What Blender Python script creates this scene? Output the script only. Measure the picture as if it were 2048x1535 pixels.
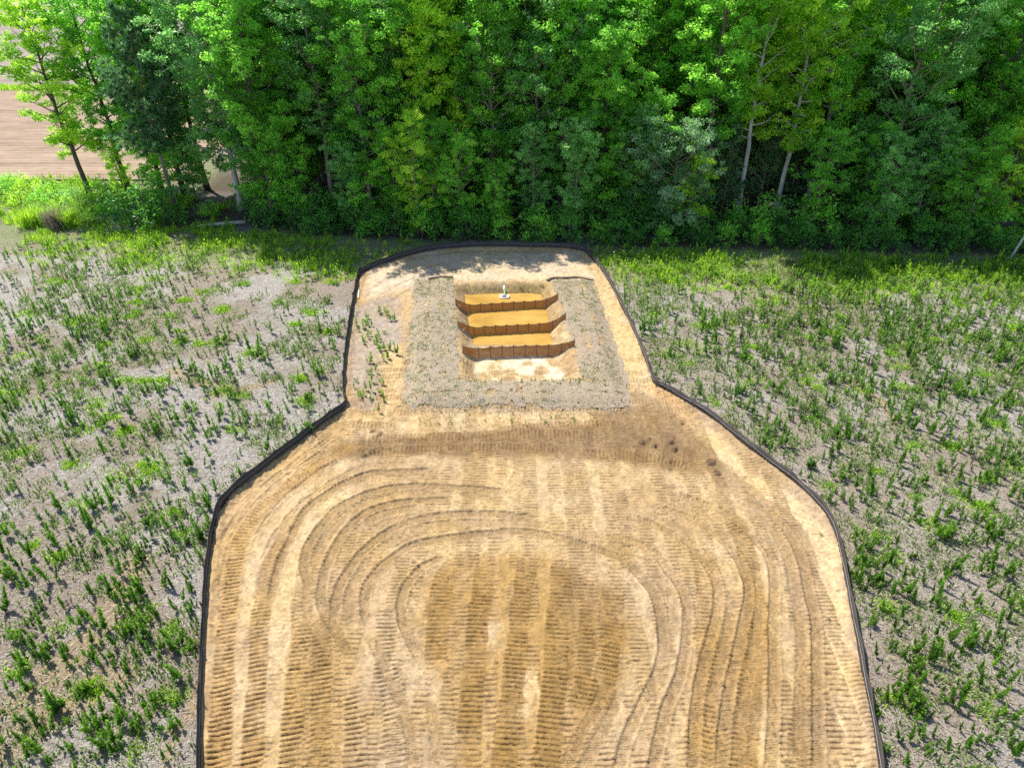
import bpy, math, random
import numpy as np

for o in list(bpy.data.objects):
    bpy.data.objects.remove(o)
SC = bpy.context.scene
COL = SC.collection
R = math.radians

# ------------------------------------------------------------------ camera
CAM_H, PITCH, FPX = 25.0, R(35.0), 1420.0          # drone 25 m up; focal length in pixels of the 2048 px wide photo
cam = bpy.data.cameras.new('camera')
cam.sensor_width = 36.0
cam.lens = 36.0 * FPX / 2048.0
cam.clip_start, cam.clip_end = 0.5, 6000.0
co = bpy.data.objects.new('camera', cam)
co.location = (0, 0, CAM_H)
co.rotation_euler = (math.pi / 2 - PITCH, 0, 0)
COL.objects.link(co)
SC.camera = co

# ------------------------------------------------------------------ sky, sun, exposure
SHX, SHY = 0.43, -0.42                              # shadow of a 1 m post on the ground
sun_el = math.atan(1.0 / math.hypot(SHX, SHY))
sun_az = math.atan2(-SHX, -SHY)                     # compass angle of the sun from +Y towards +X
w = bpy.data.worlds.new('World'); SC.world = w; w.use_nodes = True
nt = w.node_tree
bg = nt.nodes['Background']
sky = nt.nodes.new('ShaderNodeTexSky'); sky.sky_type = 'NISHITA'; sky.sun_disc = False
sky.sun_elevation = sun_el; sky.sun_rotation = sun_az; sky.air_density = 1.0; sky.dust_density = 0.6
nt.links.new(sky.outputs[0], bg.inputs[0]); bg.inputs[1].default_value = 0.13
sl = bpy.data.lights.new('sun', 'SUN'); sl.energy = 5.0; sl.angle = R(0.53); sl.color = (1.0, 0.95, 0.86)
so = bpy.data.objects.new('sun', sl); COL.objects.link(so)
from mathutils import Vector
so.rotation_euler = Vector((SHX, SHY, -1.0)).to_track_quat('-Z', 'Y').to_euler()
SC.view_settings.view_transform = 'Standard'; SC.view_settings.look = 'None'
SC.view_settings.exposure = 1.12; SC.view_settings.gamma = 1.0
SC.cycles.max_bounces = 10; SC.cycles.diffuse_bounces = 6; SC.cycles.transmission_bounces = 8
SC.cycles.transparent_max_bounces = 12
SC.cycles.use_denoising = False

# ------------------------------------------------------------------ helpers
rng = np.random.default_rng(7)
random.seed(7)
CP, SP = math.cos(PITCH), math.sin(PITCH)

def gp(u, v, z=0.0):
    """the point of the level z that shows at photo pixel u, v"""
    a, b = u - 1024.0, 767.5 - v
    d = (a, FPX * CP + b * SP, -FPX * SP + b * CP)
    t = (z - CAM_H) / d[2]
    return d[0] * t, d[1] * t

def proj(x, y, z=0.0):
    zc = y * CP - (z - CAM_H) * SP
    yc = y * SP + (z - CAM_H) * CP
    return 1024.0 + FPX * x / zc, 767.5 - FPX * yc / zc, zc

def gpl(pts, z=0.0):
    return np.array([gp(u, v, z) for u, v in pts])

def _h(ix, iy, seed):
    n = (ix * 374761393 + iy * 668265263 + seed * 974634757) & 0xffffffff
    n = ((n ^ (n >> 13)) * 1274126177) & 0xffffffff
    return ((n ^ (n >> 16)) & 0xffffff) / float(0xffffff)

def vnoise(x, y, seed=0):
    x = np.asarray(x, float); y = np.asarray(y, float)
    ix = np.floor(x).astype(np.int64); iy = np.floor(y).astype(np.int64)
    fx = x - ix; fy = y - iy
    fx = fx * fx * (3 - 2 * fx); fy = fy * fy * (3 - 2 * fy)
    a = _h(ix, iy, seed); b = _h(ix + 1, iy, seed); c = _h(ix, iy + 1, seed); d = _h(ix + 1, iy + 1, seed)
    return (a + (b - a) * fx) * (1 - fy) + (c + (d - c) * fx) * fy

def fbm(x, y, scale, octv=4, seed=0):
    s, a, t = 0.0, 1.0, 0.0
    for i in range(octv):
        s = s + a * vnoise(np.asarray(x) / scale, np.asarray(y) / scale, seed + i * 17); t += a
        a *= 0.55; scale *= 0.5
    return s / t

def sstep(a, b, x):
    t = np.clip((np.asarray(x, float) - a) / (b - a), 0, 1)
    return t * t * (3 - 2 * t)

def in_poly(x, y, P):
    x = np.asarray(x, float); y = np.asarray(y, float)
    c = np.zeros(np.broadcast(x, y).shape, bool)
    n = len(P)
    for i in range(n):
        x0, y0 = P[i]; x1, y1 = P[(i + 1) % n]
        if y0 == y1: continue
        hit = ((y0 > y) != (y1 > y)) & (x < (x1 - x0) * (y - y0) / (y1 - y0) + x0)
        c ^= hit
    return c

def line_dist(x, y, P, closed=False):
    d = np.full(np.broadcast(x, y).shape, 1e9)
    n = len(P)
    for i in range(n if closed else n - 1):
        ax, ay = P[i]; bx, by = P[(i + 1) % n]
        L = (bx - ax) ** 2 + (by - ay) ** 2 + 1e-12
        t = np.clip(((x - ax) * (bx - ax) + (y - ay) * (by - ay)) / L, 0, 1)
        d = np.minimum(d, np.hypot(x - ax - t * (bx - ax), y - ay - t * (by - ay)))
    return d

def poly_sd(x, y, P):
    """positive inside"""
    d = line_dist(x, y, P, True)
    return np.where(in_poly(x, y, P), d, -d)

def smooth_line(P, step):
    P = np.asarray(P, float)
    if len(P) == 2:
        Q = np.linspace(P[0], P[1], 20)
    else:
        E = np.vstack([2 * P[0] - P[1], P, 2 * P[-1] - P[-2]])
        Q = []
        for i in range(1, len(E) - 2):
            p0, p1, p2, p3 = E[i - 1], E[i], E[i + 1], E[i + 2]
            for t in np.linspace(0, 1, 16, endpoint=False):
                Q.append(0.5 * ((2 * p1) + (-p0 + p2) * t + (2 * p0 - 5 * p1 + 4 * p2 - p3) * t * t + (-p0 + 3 * p1 - 3 * p2 + p3) * t ** 3))
        Q.append(E[-2]); Q = np.array(Q)
    s = np.concatenate([[0], np.cumsum(np.hypot(*np.diff(Q[:, :2], axis=0).T))])
    n = max(2, int(s[-1] / step) + 1)
    S = np.linspace(0, s[-1], n)
    return np.stack([np.interp(S, s, Q[:, k]) for k in range(Q.shape[1])], 1), S

def mesh_np(name, V, F, mat_idx=None, smooth=False):
    """V (n,3); F (m,4) or (m,3) or list of both"""
    me = bpy.data.meshes.new(name)
    Fs = F if isinstance(F, list) else [F]
    Fs = [f for f in Fs if len(f)]
    V = np.ascontiguousarray(V, np.float32)
    nl = sum(f.size for f in Fs); npol = sum(len(f) for f in Fs)
    me.vertices.add(len(V)); me.vertices.foreach_set('co', V.ravel())
    me.loops.add(nl); me.loops.foreach_set('vertex_index', np.concatenate([f.ravel() for f in Fs]).astype(np.int32))
    tot = np.concatenate([np.full(len(f), f.shape[1], np.int32) for f in Fs])
    st = np.concatenate([[0], np.cumsum(tot)[:-1]]).astype(np.int32)
    me.polygons.add(npol); me.polygons.foreach_set('loop_start', st); me.polygons.foreach_set('loop_total', tot)
    if mat_idx is not None: me.polygons.foreach_set('material_index', np.asarray(mat_idx, np.int32))
    me.polygons.foreach_set('use_smooth', np.full(npol, smooth, bool))
    me.update(calc_edges=True)
    return me

def vcol(me, name, C):
    a = me.attributes.new(name, 'FLOAT_COLOR', 'POINT')
    C = np.asarray(C, np.float32)
    if C.ndim == 1: C = np.stack([C, C, C], 1)
    a.data.foreach_set('color', np.concatenate([C, np.ones((len(C), 1), np.float32)], 1).ravel())

def link(name, me, parent=None, loc=None, mats=()):
    o = bpy.data.objects.new(name, me)
    COL.objects.link(o)
    for m in mats: me.materials.append(m)
    if parent: o.parent = parent
    if loc is not None: o.location = loc
    return o

def tag(o, label=None, cat=None, group=None, kind=None):
    if label: o['label'] = label
    if cat: o['category'] = cat
    if group: o['group'] = group
    if kind: o['kind'] = kind
    return o

def empty(name, loc):
    o = bpy.data.objects.new(name, None); o.location = loc; o.empty_display_size = 0.3
    COL.objects.link(o); return o

class MB:
    """collects quads of several pieces of ONE part"""
    def __init__(s): s.V, s.F, s.n = [], [], 0
    def add(s, v, f):
        v = np.asarray(v, float); s.V.append(v); s.F.append(np.asarray(f, np.int64) + s.n); s.n += len(v)
    def tube(s, P, r, k=6, cap=True):
        P = np.asarray(P, float); n = len(P)
        r = np.broadcast_to(np.asarray(r, float), (n,))
        T = np.gradient(P, axis=0); T /= np.linalg.norm(T, axis=1)[:, None] + 1e-9
        a = np.array([1.0, 0, 0]) if abs(T[0][0]) < 0.8 else np.array([0, 1.0, 0])
        V = []
        for i in range(n):
            b = np.cross(T[i], a); b /= np.linalg.norm(b) + 1e-9
            a = np.cross(b, T[i])
            for j in range(k):
                t = 2 * math.pi * j / k
                V.append(P[i] + r[i] * (math.cos(t) * a + math.sin(t) * b))
        F = [(i * k + j, i * k + (j + 1) % k, (i + 1) * k + (j + 1) % k, (i + 1) * k + j) for i in range(n - 1) for j in range(k)]
        if cap:
            V += [P[0], P[-1]]; c0 = n * k
            F += [(c0, (j + 1) % k, j, c0) for j in range(0)]
            for j in range(0, k, 2):
                F.append((c0, (j + 2) % k, j + 1, j)); q = (n - 1) * k
                F.append((c0 + 1, q + j, q + j + 1, q + (j + 2) % k))
        s.add(V, F)
    def box(s, c, h, rz=0.0):
        c = np.asarray(c, float)
        v = np.array([(x, y, z) for z in (-1, 1) for x, y in ((-1, -1), (1, -1), (1, 1), (-1, 1))], float) * np.asarray(h, float)
        cr, sr = math.cos(rz), math.sin(rz)
        v = np.stack([v[:, 0] * cr - v[:, 1] * sr, v[:, 0] * sr + v[:, 1] * cr, v[:, 2]], 1) + c
        s.add(v, [(3, 2, 1, 0), (4, 5, 6, 7), (0, 1, 5, 4), (1, 2, 6, 5), (2, 3, 7, 6), (3, 0, 4, 7)])
    def mesh(s, name, smooth=False):
        return mesh_np(name, np.vstack(s.V), np.vstack(s.F), smooth=smooth)

# ------------------------------------------------------------------ materials
def new_mat(name):
    m = bpy.data.materials.new(name); m.use_nodes = True
    t = m.node_tree; t.nodes.clear()
    out = t.nodes.new('ShaderNodeOutputMaterial')
    b = t.nodes.new('ShaderNodeBsdfPrincipled')
    t.links.new(b.outputs[0], out.inputs[0])
    b.inputs['Roughness'].default_value = 0.9
    b.inputs['Specular IOR Level'].default_value = 0.2
    return m, t, b, out

def node(t, typ, **kw):
    n = t.nodes.new(typ)
    for k, v in kw.items(): setattr(n, k, v)
    return n

def noise_fac(t, scale, detail=4.0, rough=0.6, stretch=None, rot=None, coord='Object', dist=0.0):
    tc = node(t, 'ShaderNodeTexCoord'); src = tc.outputs[coord]
    if stretch or rot:
        mp = node(t, 'ShaderNodeMapping')
        if stretch: mp.inputs['Scale'].default_value = stretch
        if rot: mp.inputs['Rotation'].default_value = rot
        t.links.new(src, mp.inputs[0]); src = mp.outputs[0]
    n = node(t, 'ShaderNodeTexNoise'); n.inputs['Scale'].default_value = scale
    n.inputs['Detail'].default_value = detail; n.inputs['Roughness'].default_value = rough
    n.inputs['Distortion'].default_value = dist
    t.links.new(src, n.inputs['Vector'])
    return n.outputs['Fac']

def maprange(t, f, a, b, c, d):
    m = node(t, 'ShaderNodeMapRange'); m.inputs[1].default_value = a; m.inputs[2].default_value = b
    m.inputs[3].default_value = c; m.inputs[4].default_value = d
    t.links.new(f, m.inputs[0]); return m.outputs[0]

def math_n(t, op, a, b):
    m = node(t, 'ShaderNodeMath', operation=op)
    for i, v in enumerate((a, b)):
        if isinstance(v, (int, float)): m.inputs[i].default_value = v
        else: t.links.new(v, m.inputs[i])
    return m.outputs[0]

def scale_col(t, col, fac):
    m = node(t, 'ShaderNodeVectorMath', operation='SCALE')
    t.links.new(col, m.inputs[0])
    if isinstance(fac, (int, float)): m.inputs['Scale'].default_value = fac
    else: t.links.new(fac, m.inputs['Scale'])
    return m.outputs[0]

def ramp(t, fac, stops):
    r = node(t, 'ShaderNodeValToRGB'); e = r.color_ramp.elements
    while len(e) < len(stops): e.new(0.5)
    for x, (p, c) in zip(e, stops): x.position = p; x.color = (*c, 1)
    t.links.new(fac, r.inputs[0]); return r.outputs[0]

def mixc(t, fac, a, b):
    m = node(t, 'ShaderNodeMix', data_type='RGBA')
    for i, v in ((0, fac), (6, a), (7, b)):
        if isinstance(v, (int, float)): m.inputs[i].default_value = v
        elif isinstance(v, tuple): m.inputs[i].default_value = (*v, 1)
        else: t.links.new(v, m.inputs[i])
    return m.outputs[2]

def bump(t, b, h, strength, dist):
    n = node(t, 'ShaderNodeBump'); n.inputs['Strength'].default_value = strength; n.inputs['Distance'].default_value = dist
    t.links.new(h, n.inputs['Height']); t.links.new(n.outputs[0], b.inputs['Normal'])

def attr(t, name):
    a = node(t, 'ShaderNodeAttribute'); a.attribute_name = name; return a

def soil_mat():
    m, t, b, _ = new_mat('soil')
    a = attr(t, 'soil')
    n1 = noise_fac(t, 9.0, 6, 0.7); n2 = noise_fac(t, 45.0, 3, 0.7)
    f = math_n(t, 'MULTIPLY', maprange(t, n1, 0.3, 0.7, 0.50, 0.76), maprange(t, n2, 0.3, 0.7, 0.72, 1.28))
    t.links.new(scale_col(t, a.outputs[0], f), b.inputs['Base Color'])
    bump(t, b, math_n(t, 'ADD', math_n(t, 'MULTIPLY', n1, 1.0), math_n(t, 'MULTIPLY', n2, 0.5)), 0.8, 0.05)
    b.inputs['Roughness'].default_value = 0.95
    return m

def field_mat():
    m, t, b, _ = new_mat('straw_ground')
    a = attr(t, 'soil')
    n1 = noise_fac(t, 3.0, 7, 0.8); n2 = noise_fac(t, 5.5, 7, 0.9, (1, 2.6, 1), (0, 0, 0.5), dist=0.8)
    n3 = noise_fac(t, 5.5, 7, 0.9, (2.6, 1, 1), (0, 0, 0.4), dist=0.8)
    fine = math_n(t, 'MAXIMUM', n2, n3)
    f = math_n(t, 'MULTIPLY', maprange(t, n1, 0.3, 0.7, 0.44, 0.74), maprange(t, fine, 0.46, 0.66, 0.30, 1.55))
    t.links.new(scale_col(t, a.outputs[0], f), b.inputs['Base Color'])
    bump(t, b, math_n(t, 'ADD', n1, fine), 0.9, 0.06)
    return m

def leaf_mat(name, dark, mid, lite, trans=0.35, rough=0.45, spec=0.35):
    m, t, b, out = new_mat(name)
    a = attr(t, 'tint')
    oi = node(t, 'ShaderNodeObjectInfo')
    sx = node(t, 'ShaderNodeSeparateColor'); t.links.new(a.outputs[0], sx.inputs[0])
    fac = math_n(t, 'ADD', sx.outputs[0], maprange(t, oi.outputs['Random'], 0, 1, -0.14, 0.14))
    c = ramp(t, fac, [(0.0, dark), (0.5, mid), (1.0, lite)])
    t.links.new(c, b.inputs['Base Color'])
    b.inputs['Roughness'].default_value = rough; b.inputs['Specular IOR Level'].default_value = spec
    tr = node(t, 'ShaderNodeBsdfTranslucent')
    t.links.new(scale_col(t, c, 2.0), tr.inputs[0])
    ms = node(t, 'ShaderNodeMixShader'); ms.inputs[0].default_value = trans
    t.links.new(b.outputs[0], ms.inputs[1]); t.links.new(tr.outputs[0], ms.inputs[2]); t.links.new(ms.outputs[0], out.inputs[0])
    return m

def flat_mat(name, c, rough=0.85, var=0.25, scale=6.0, spec=0.25, bumpd=0.0, stretch=None):
    m, t, b, _ = new_mat(name)
    n = noise_fac(t, scale, 5, 0.65, stretch)
    rgb = node(t, 'ShaderNodeRGB'); rgb.outputs[0].default_value = (*c, 1)
    t.links.new(scale_col(t, rgb.outputs[0], maprange(t, n, 0.3, 0.7, 1 - var, 1 + var)), b.inputs['Base Color'])
    b.inputs['Roughness'].default_value = rough; b.inputs['Specular IOR Level'].default_value = spec
    if bumpd: bump(t, b, n, 0.8, bumpd)
    return m

M = {}
M['soil'] = soil_mat(); M['field'] = field_mat()
M['leaf_green'] = leaf_mat('leaf_green', (0.075, 0.22, 0.022), (0.165, 0.41, 0.036), (0.31, 0.57, 0.065), trans=0.5)
M['leaf_yellow'] = leaf_mat('leaf_yellow', (0.13, 0.29, 0.014), (0.28, 0.48, 0.030), (0.47, 0.62, 0.06), trans=0.5)
M['leaf_cool'] = leaf_mat('leaf_cool', (0.075, 0.205, 0.050), (0.155, 0.36, 0.075), (0.29, 0.51, 0.14), trans=0.46, rough=0.4, spec=0.45)
M['leaf_dark'] = leaf_mat('leaf_dark', (0.030, 0.105, 0.014), (0.070, 0.22, 0.026), (0.14, 0.34, 0.04), trans=0.44)
M['leaf_silver'] = leaf_mat('leaf_silver', (0.06, 0.15, 0.045), (0.14, 0.28, 0.10), (0.30, 0.43, 0.22), trans=0.42, rough=0.42, spec=0.5)
M['needle'] = leaf_mat('needle', (0.05, 0.12, 0.035), (0.12, 0.24, 0.075), (0.25, 0.38, 0.14), trans=0.3)
M['needle_dark'] = leaf_mat('needle_dark', (0.05, 0.12, 0.045), (0.10, 0.22, 0.08), (0.19, 0.33, 0.13), trans=0.35)
M['weed'] = leaf_mat('weed_leaf', (0.034, 0.085, 0.009), (0.092, 0.20, 0.017), (0.22, 0.36, 0.032), trans=0.44)
M['weed_bright'] = leaf_mat('weed_bright', (0.10, 0.22, 0.012), (0.23, 0.40, 0.018), (0.42, 0.56, 0.04), trans=0.42)
M['herb'] = leaf_mat('herb', (0.08, 0.135, 0.03), (0.15, 0.22, 0.05), (0.27, 0.31, 0.13), trans=0.35)
M['dry'] = leaf_mat('dry_grass', (0.10, 0.08, 0.055), (0.19, 0.157, 0.118), (0.30, 0.265, 0.22), trans=0.2)
M['bark'] = flat_mat('bark_grey', (0.23, 0.19, 0.15), var=0.45, scale=5, bumpd=0.04, stretch=(1, 1, 0.25))
M['bark_pale'] = flat_mat('bark_pale', (0.48, 0.44, 0.38), var=0.35, scale=5, bumpd=0.03, stretch=(1, 1, 0.25))
M['bark_dark'] = flat_mat('bark_dark', (0.10, 0.08, 0.06), var=0.4, scale=5, bumpd=0.04, stretch=(1, 1, 0.25))
M['dead'] = flat_mat('dead_wood', (0.42, 0.38, 0.33), var=0.3, scale=8, bumpd=0.02)
M['snag'] = flat_mat('snag_wood', (0.34, 0.20, 0.11), var=0.35, scale=8, bumpd=0.02)
M['post'] = flat_mat('post', (0.10, 0.085, 0.07), var=0.3)
M['wattle'] = flat_mat('wattle', (0.27, 0.19, 0.12), var=0.35, scale=14, bumpd=0.03)
M['pvc'] = flat_mat('white_plastic', (0.66, 0.65, 0.62), rough=0.4, var=0.08, spec=0.5)
M['strap'] = flat_mat('green_strap', (0.07, 0.22, 0.06), rough=0.6, var=0.15)
M['rust'] = flat_mat('intake_screen', (0.12, 0.08, 0.05), var=0.3)

def fabric_mat():
    m, t, b, out = new_mat('silt_fabric')
    n = noise_fac(t, 3.0, 5, 0.65); n2 = noise_fac(t, 16.0, 4, 0.7, (1, 1, 0.25))
    c = ramp(t, n, [(0.3, (0.022, 0.018, 0.016)), (0.7, (0.045, 0.035, 0.030))])
    tc = node(t, 'ShaderNodeTexCoord'); sp = node(t, 'ShaderNodeSeparateXYZ'); t.links.new(tc.outputs['Object'], sp.inputs[0])
    mud = math_n(t, 'ADD', maprange(t, sp.outputs[2], -0.05, 0.16, 0.5, -0.1), maprange(t, n2, 0.35, 0.7, -0.3, 0.3))
    cl = node(t, 'ShaderNodeClamp'); t.links.new(mud, cl.inputs[0])
    t.links.new(mixc(t, cl.outputs[0], c, (0.16, 0.11, 0.07)), b.inputs['Base Color'])
    b.inputs['Roughness'].default_value = 0.65; b.inputs['Specular IOR Level'].default_value = 0.35
    bump(t, b, n2, 0.6, 0.03)
    return m
M['fabric'] = fabric_mat()

def net_mat():
    m, t, b, out = new_mat('coir_net')
    n = noise_fac(t, 9.0, 5, 0.7, (1, 1, 2.0), dist=1.0)
    c = ramp(t, n, [(0.3, (0.15, 0.062, 0.018)), (0.7, (0.34, 0.155, 0.052))])
    t.links.new(c, b.inputs['Base Color'])
    tr = node(t, 'ShaderNodeBsdfTranslucent'); t.links.new(c, tr.inputs[0])
    ms = node(t, 'ShaderNodeMixShader'); ms.inputs[0].default_value = 0.55
    t.links.new(b.outputs[0], ms.inputs[1]); t.links.new(tr.outputs[0], ms.inputs[2])
    tp = node(t, 'ShaderNodeBsdfTransparent')
    ms2 = node(t, 'ShaderNodeMixShader')
    t.links.new(maprange(t, n, 0.38, 0.65, 0.40, 0.10), ms2.inputs[0])
    t.links.new(ms.outputs[0], ms2.inputs[1]); t.links.new(tp.outputs[0], ms2.inputs[2]); t.links.new(ms2.outputs[0], out.inputs[0])
    return m
M['net'] = net_mat()

def water_mat():
    m, t, b, _ = new_mat('muddy_water')
    n = noise_fac(t, 0.5, 5, 0.6, (1, 2, 1))
    t.links.new(ramp(t, n, [(0.32, (0.25, 0.145, 0.034)), (0.5, (0.315, 0.19, 0.046)), (0.7, (0.36, 0.23, 0.068))]), b.inputs['Base Color'])
    b.inputs['Roughness'].default_value = 0.12; b.inputs['Specular IOR Level'].default_value = 0.5
    n2 = noise_fac(t, 7.0, 3, 0.5, (1, 2.5, 1)); bump(t, b, n2, 0.15, 0.01)
    return m
M['water'] = water_mat()

def blanket_mat():
    m, t, b, _ = new_mat('straw_blanket')
    n1 = noise_fac(t, 13.0, 5, 0.8, (1, 2.2, 1), (0, 0, 0.6), dist=1.2); n2 = noise_fac(t, 13.0, 5, 0.8, (2.2, 1, 1), (0, 0, 0.3), dist=1.2)
    n3 = noise_fac(t, 0.9, 5, 0.7, (2.6, 0.3, 1))
    mx = math_n(t, 'MAXIMUM', n1, n2)
    c = ramp(t, mx, [(0.40, (0.115, 0.09, 0.062)), (0.56, (0.235, 0.187, 0.135)), (0.70, (0.38, 0.32, 0.245))])
    n4 = noise_fac(t, 1.6, 5, 0.7)
    c = mixc(t, maprange(t, n4, 0.45, 0.68, 0.0, 0.5), c, (0.18, 0.15, 0.085))
    c = mixc(t, maprange(t, n3, 0.42, 0.66, 0.0, 0.65), c, (0.27, 0.20, 0.125))
    t.links.new(c, b.inputs['Base Color'])
    bump(t, b, mx, 0.9, 0.03)
    return m
M['blanket'] = blanket_mat()

# ------------------------------------------------------------------ the site: outline of the silt fence
FENCE_PX = [(404, 1760), (403, 1640), (403, 1535), (404, 1400), (411, 1250), (419, 1130), (438, 1030), (472, 985), (545, 927), (620, 870), (690, 818),
            (688, 790), (690, 740), (695, 690), (704, 630), (714, 575), (722, 551), (760, 533), (820, 513), (880, 501), (960, 496), (1050, 497), (1130, 499),
            (1168, 506), (1190, 528), (1216, 565), (1240, 612), (1266, 665), (1287, 715), (1306, 768), (1332, 784), (1390, 818), (1440, 853), (1500, 902),
            (1560, 947), (1610, 989), (1645, 1026), (1666, 1066), (1678, 1112), (1693, 1190), (1708, 1270), (1723, 1350), (1738, 1430), (1750, 1500), (1757, 1540), (1768, 1640), (1780, 1760)]
FENCE = gpl(FENCE_PX)
SITE = [tuple(p) for p in FENCE]
RIM = gpl([(903, 566), (960, 562), (1060, 560), (1104, 566), (1122, 610), (1140, 670), (1168, 764), (1100, 772), (1000, 776), (930, 776), (915, 740), (908, 650)])
FLOOR_NEAR, FLOOR_FAR = -0.44, -0.84
WATER_Z = -0.62

XS = np.arange(-15.0, 15.5, 0.056)
ys = [10.0]
while ys[-1] < 57.5: ys.append(ys[-1] + 0.025 + 0.0012 * (ys[-1] - 10))
YS = np.array(ys)
GX, GY = np.meshgrid(XS, YS)
INS = in_poly(GX, GY, SITE)

# ---- soil colours (dry and damp sand, silt)
PALE = np.array([0.51, 0.385, 0.225]); TAN = np.array([0.38, 0.26, 0.135]); OCHRE = np.array([0.32, 0.195, 0.065])
DAMP = np.array([0.20, 0.125, 0.055]); SILT = np.array([0.42, 0.315, 0.20]); DARK = np.array([0.155, 0.10, 0.055]); ORANGE = np.array([0.55, 0.36, 0.17])
GREY = np.array([0.33, 0.285, 0.255])
nA = fbm(GX, GY, 3.2, 5, 3); nB = fbm(GX, GY, 0.9, 4, 11); nC = fbm(GX, GY, 6.0, 3, 23)
Z = 0.05 * (fbm(GX, GY, 4.0, 3, 31) - 0.5) + 0.035 * (fbm(GX, GY, 0.45, 4, 41) - 0.5) + 0.014 * (vnoise(GX / 0.07, GY / 0.07, 5) - 0.5)
C = np.empty(GX.shape + (3,))
k = 0.28 + 0.5 * sstep(0.36, 0.64, nA)[..., None]
C[:] = TAN * (1 - k) + PALE * k
k = (0.5 * sstep(0.5, 0.7, nC))[..., None]
C[:] = C * (1 - k) + SILT * k

def mixsoil(mask, col):
    m = np.clip(mask, 0, 1)[..., None]
    C[:] = C * (1 - m) + col * m

def area(px, col, amount, soft=0.5, rough=0.6, seed=1, z=0.0):
    sd = poly_sd(GX, GY, gpl(px, z)) + rough * (fbm(GX, GY, 1.1, 4, seed) - 0.5) * 2
    m = sstep(-soft, soft, sd) * amount
    mixsoil(m, col); return m

# damp strip across the pad below the basin and its stains
area([(640, 905), (700, 868), (850, 858), (1000, 838), (1150, 828), (1280, 812), (1390, 826), (1440, 870), (1450, 940), (1400, 955), (1300, 932), (1150, 913), (1000, 912), (800, 914), (690, 918)], DAMP, 0.80, 0.35, 0.35, 3)
area([(700, 880), (900, 868), (1050, 860), (1180, 850), (1350, 850), (1400, 920), (1280, 915), (1100, 900), (900, 905), (720, 910)], DARK, 0.45, 0.6, 0.5, 5)
# damp oval in the middle of the pad
area([(832, 1240), (845, 1175), (890, 1125), (940, 1108), (1090, 1108), (1150, 1135), (1215, 1185), (1262, 1240), (1262, 1330), (1215, 1440), (1160, 1560), (940, 1560), (905, 1400), (850, 1300)], OCHRE * 1.08, 0.78, 0.45, 0.35, 7)
area([(1120, 1130), (1230, 1180), (1260, 1260), (1230, 1380), (1130, 1400), (1100, 1250)], DAMP, 0.45, 0.5, 0.5, 9)
area([(560, 1240), (690, 1240), (720, 1380), (700, 1560), (620, 1560), (560, 1400)], OCHRE, 0.55, 0.7, 0.6, 13)
area([(1390, 1240), (1530, 1180), (1560, 1330), (1530, 1560), (1380, 1560), (1360, 1400)], OCHRE, 0.5, 0.8, 0.8, 15)
area([(1420, 1270), (1475, 1280), (1475, 1325), (1420, 1330)], DARK, 0.5, 0.4, 0.5, 16)
# silt dried to pinkish grey
area([(1230, 1150), (1400, 1130), (1390, 1300), (1300, 1420), (1250, 1560), (1150, 1560), (1220, 1420), (1290, 1290)], SILT, 0.65, 0.8, 0.7, 17)
area([(680, 1230), (820, 1180), (860, 1380), (920, 1560), (740, 1560), (720, 1380)], SILT * 0.96, 0.6, 0.7, 0.6, 19)
area([(1540, 1060), (1620, 1120), (1660, 1300), (1690, 1560), (1560, 1560), (1560, 1300)], SILT, 0.55, 0.6, 0.6, 21)
# the cut strip by the left fence is raw orange soil, the pale margin by the right one is washed sand
mixsoil(0.6 * sstep(2.4, 0.8, line_dist(GX, GY, FENCE[:17])) * sstep(0.3, 0.6, nB + 0.1), np.array([0.44, 0.29, 0.14]))
dR = line_dist(GX, GY, FENCE[29:])
mixsoil(0.75 * sstep(1.35, 0.9, dR + 0.5 * (nB - 0.5)), np.array([0.52, 0.40, 0.29]))
# orange washed-in sand beside the fence
WASH = [(1296, 770), (1330, 795), (1380, 835), (1430, 885), (1475, 930), (1530, 975), (1590, 1010), (1630, 1060), (1650, 1110), (1660, 1170), (1668, 1230), (1680, 1300), (1692, 1380), (1702, 1460), (1712, 1560)]
wl = line_dist(GX, GY, gpl(WASH)) + 0.5 * (fbm(GX, GY, 0.8, 3, 57) - 0.5)
wash = sstep(0.62, 0.40, wl) * (GY < 40.5)
mixsoil(0.9 * wash * sstep(30, 33, GY), ORANGE); mixsoil(0.85 * wash * sstep(33, 30, GY), np.array([0.58, 0.44, 0.25]))
Z = Z - 0.05 * wash
# clods and rough windrow beside the wash
rough = sstep(0.9, 0.3, np.abs(wl - 1.1)) * (GY < 36)
Z = Z + rough * 0.10 * (fbm(GX, GY, 0.30, 3, 61) - 0.45)
mixsoil(0.5 * rough, TAN * 0.75)
# ---- upper yard between the fence and the blankets
area([(700, 620), (745, 600), (800, 590), (800, 690), (790, 800), (760, 830), (700, 810), (700, 720)], GREY, 0.8, 0.4, 0.5, 25)
area([(765, 700), (800, 690), (805, 840), (730, 850), (760, 790)], np.array([0.58, 0.42, 0.22]), 0.8, 0.3, 0.5, 27)
area([(690, 835), (1000, 820), (1180, 822), (1180, 842), (1000, 856), (850, 870), (690, 880)], PALE * 1.08, 0.75, 0.3, 0.5, 29)
area([(735, 545), (860, 510), (1150, 505), (1200, 560), (1100, 560), (905, 560), (800, 580), (730, 600)], np.array([0.55, 0.46, 0.35]), 0.85, 0.5, 0.4, 31)
area([(1190, 560), (1225, 600), (1300, 770), (1255, 780), (1225, 690)], np.array([0.58, 0.44, 0.24]), 0.8, 0.4, 0.4, 33)

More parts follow.
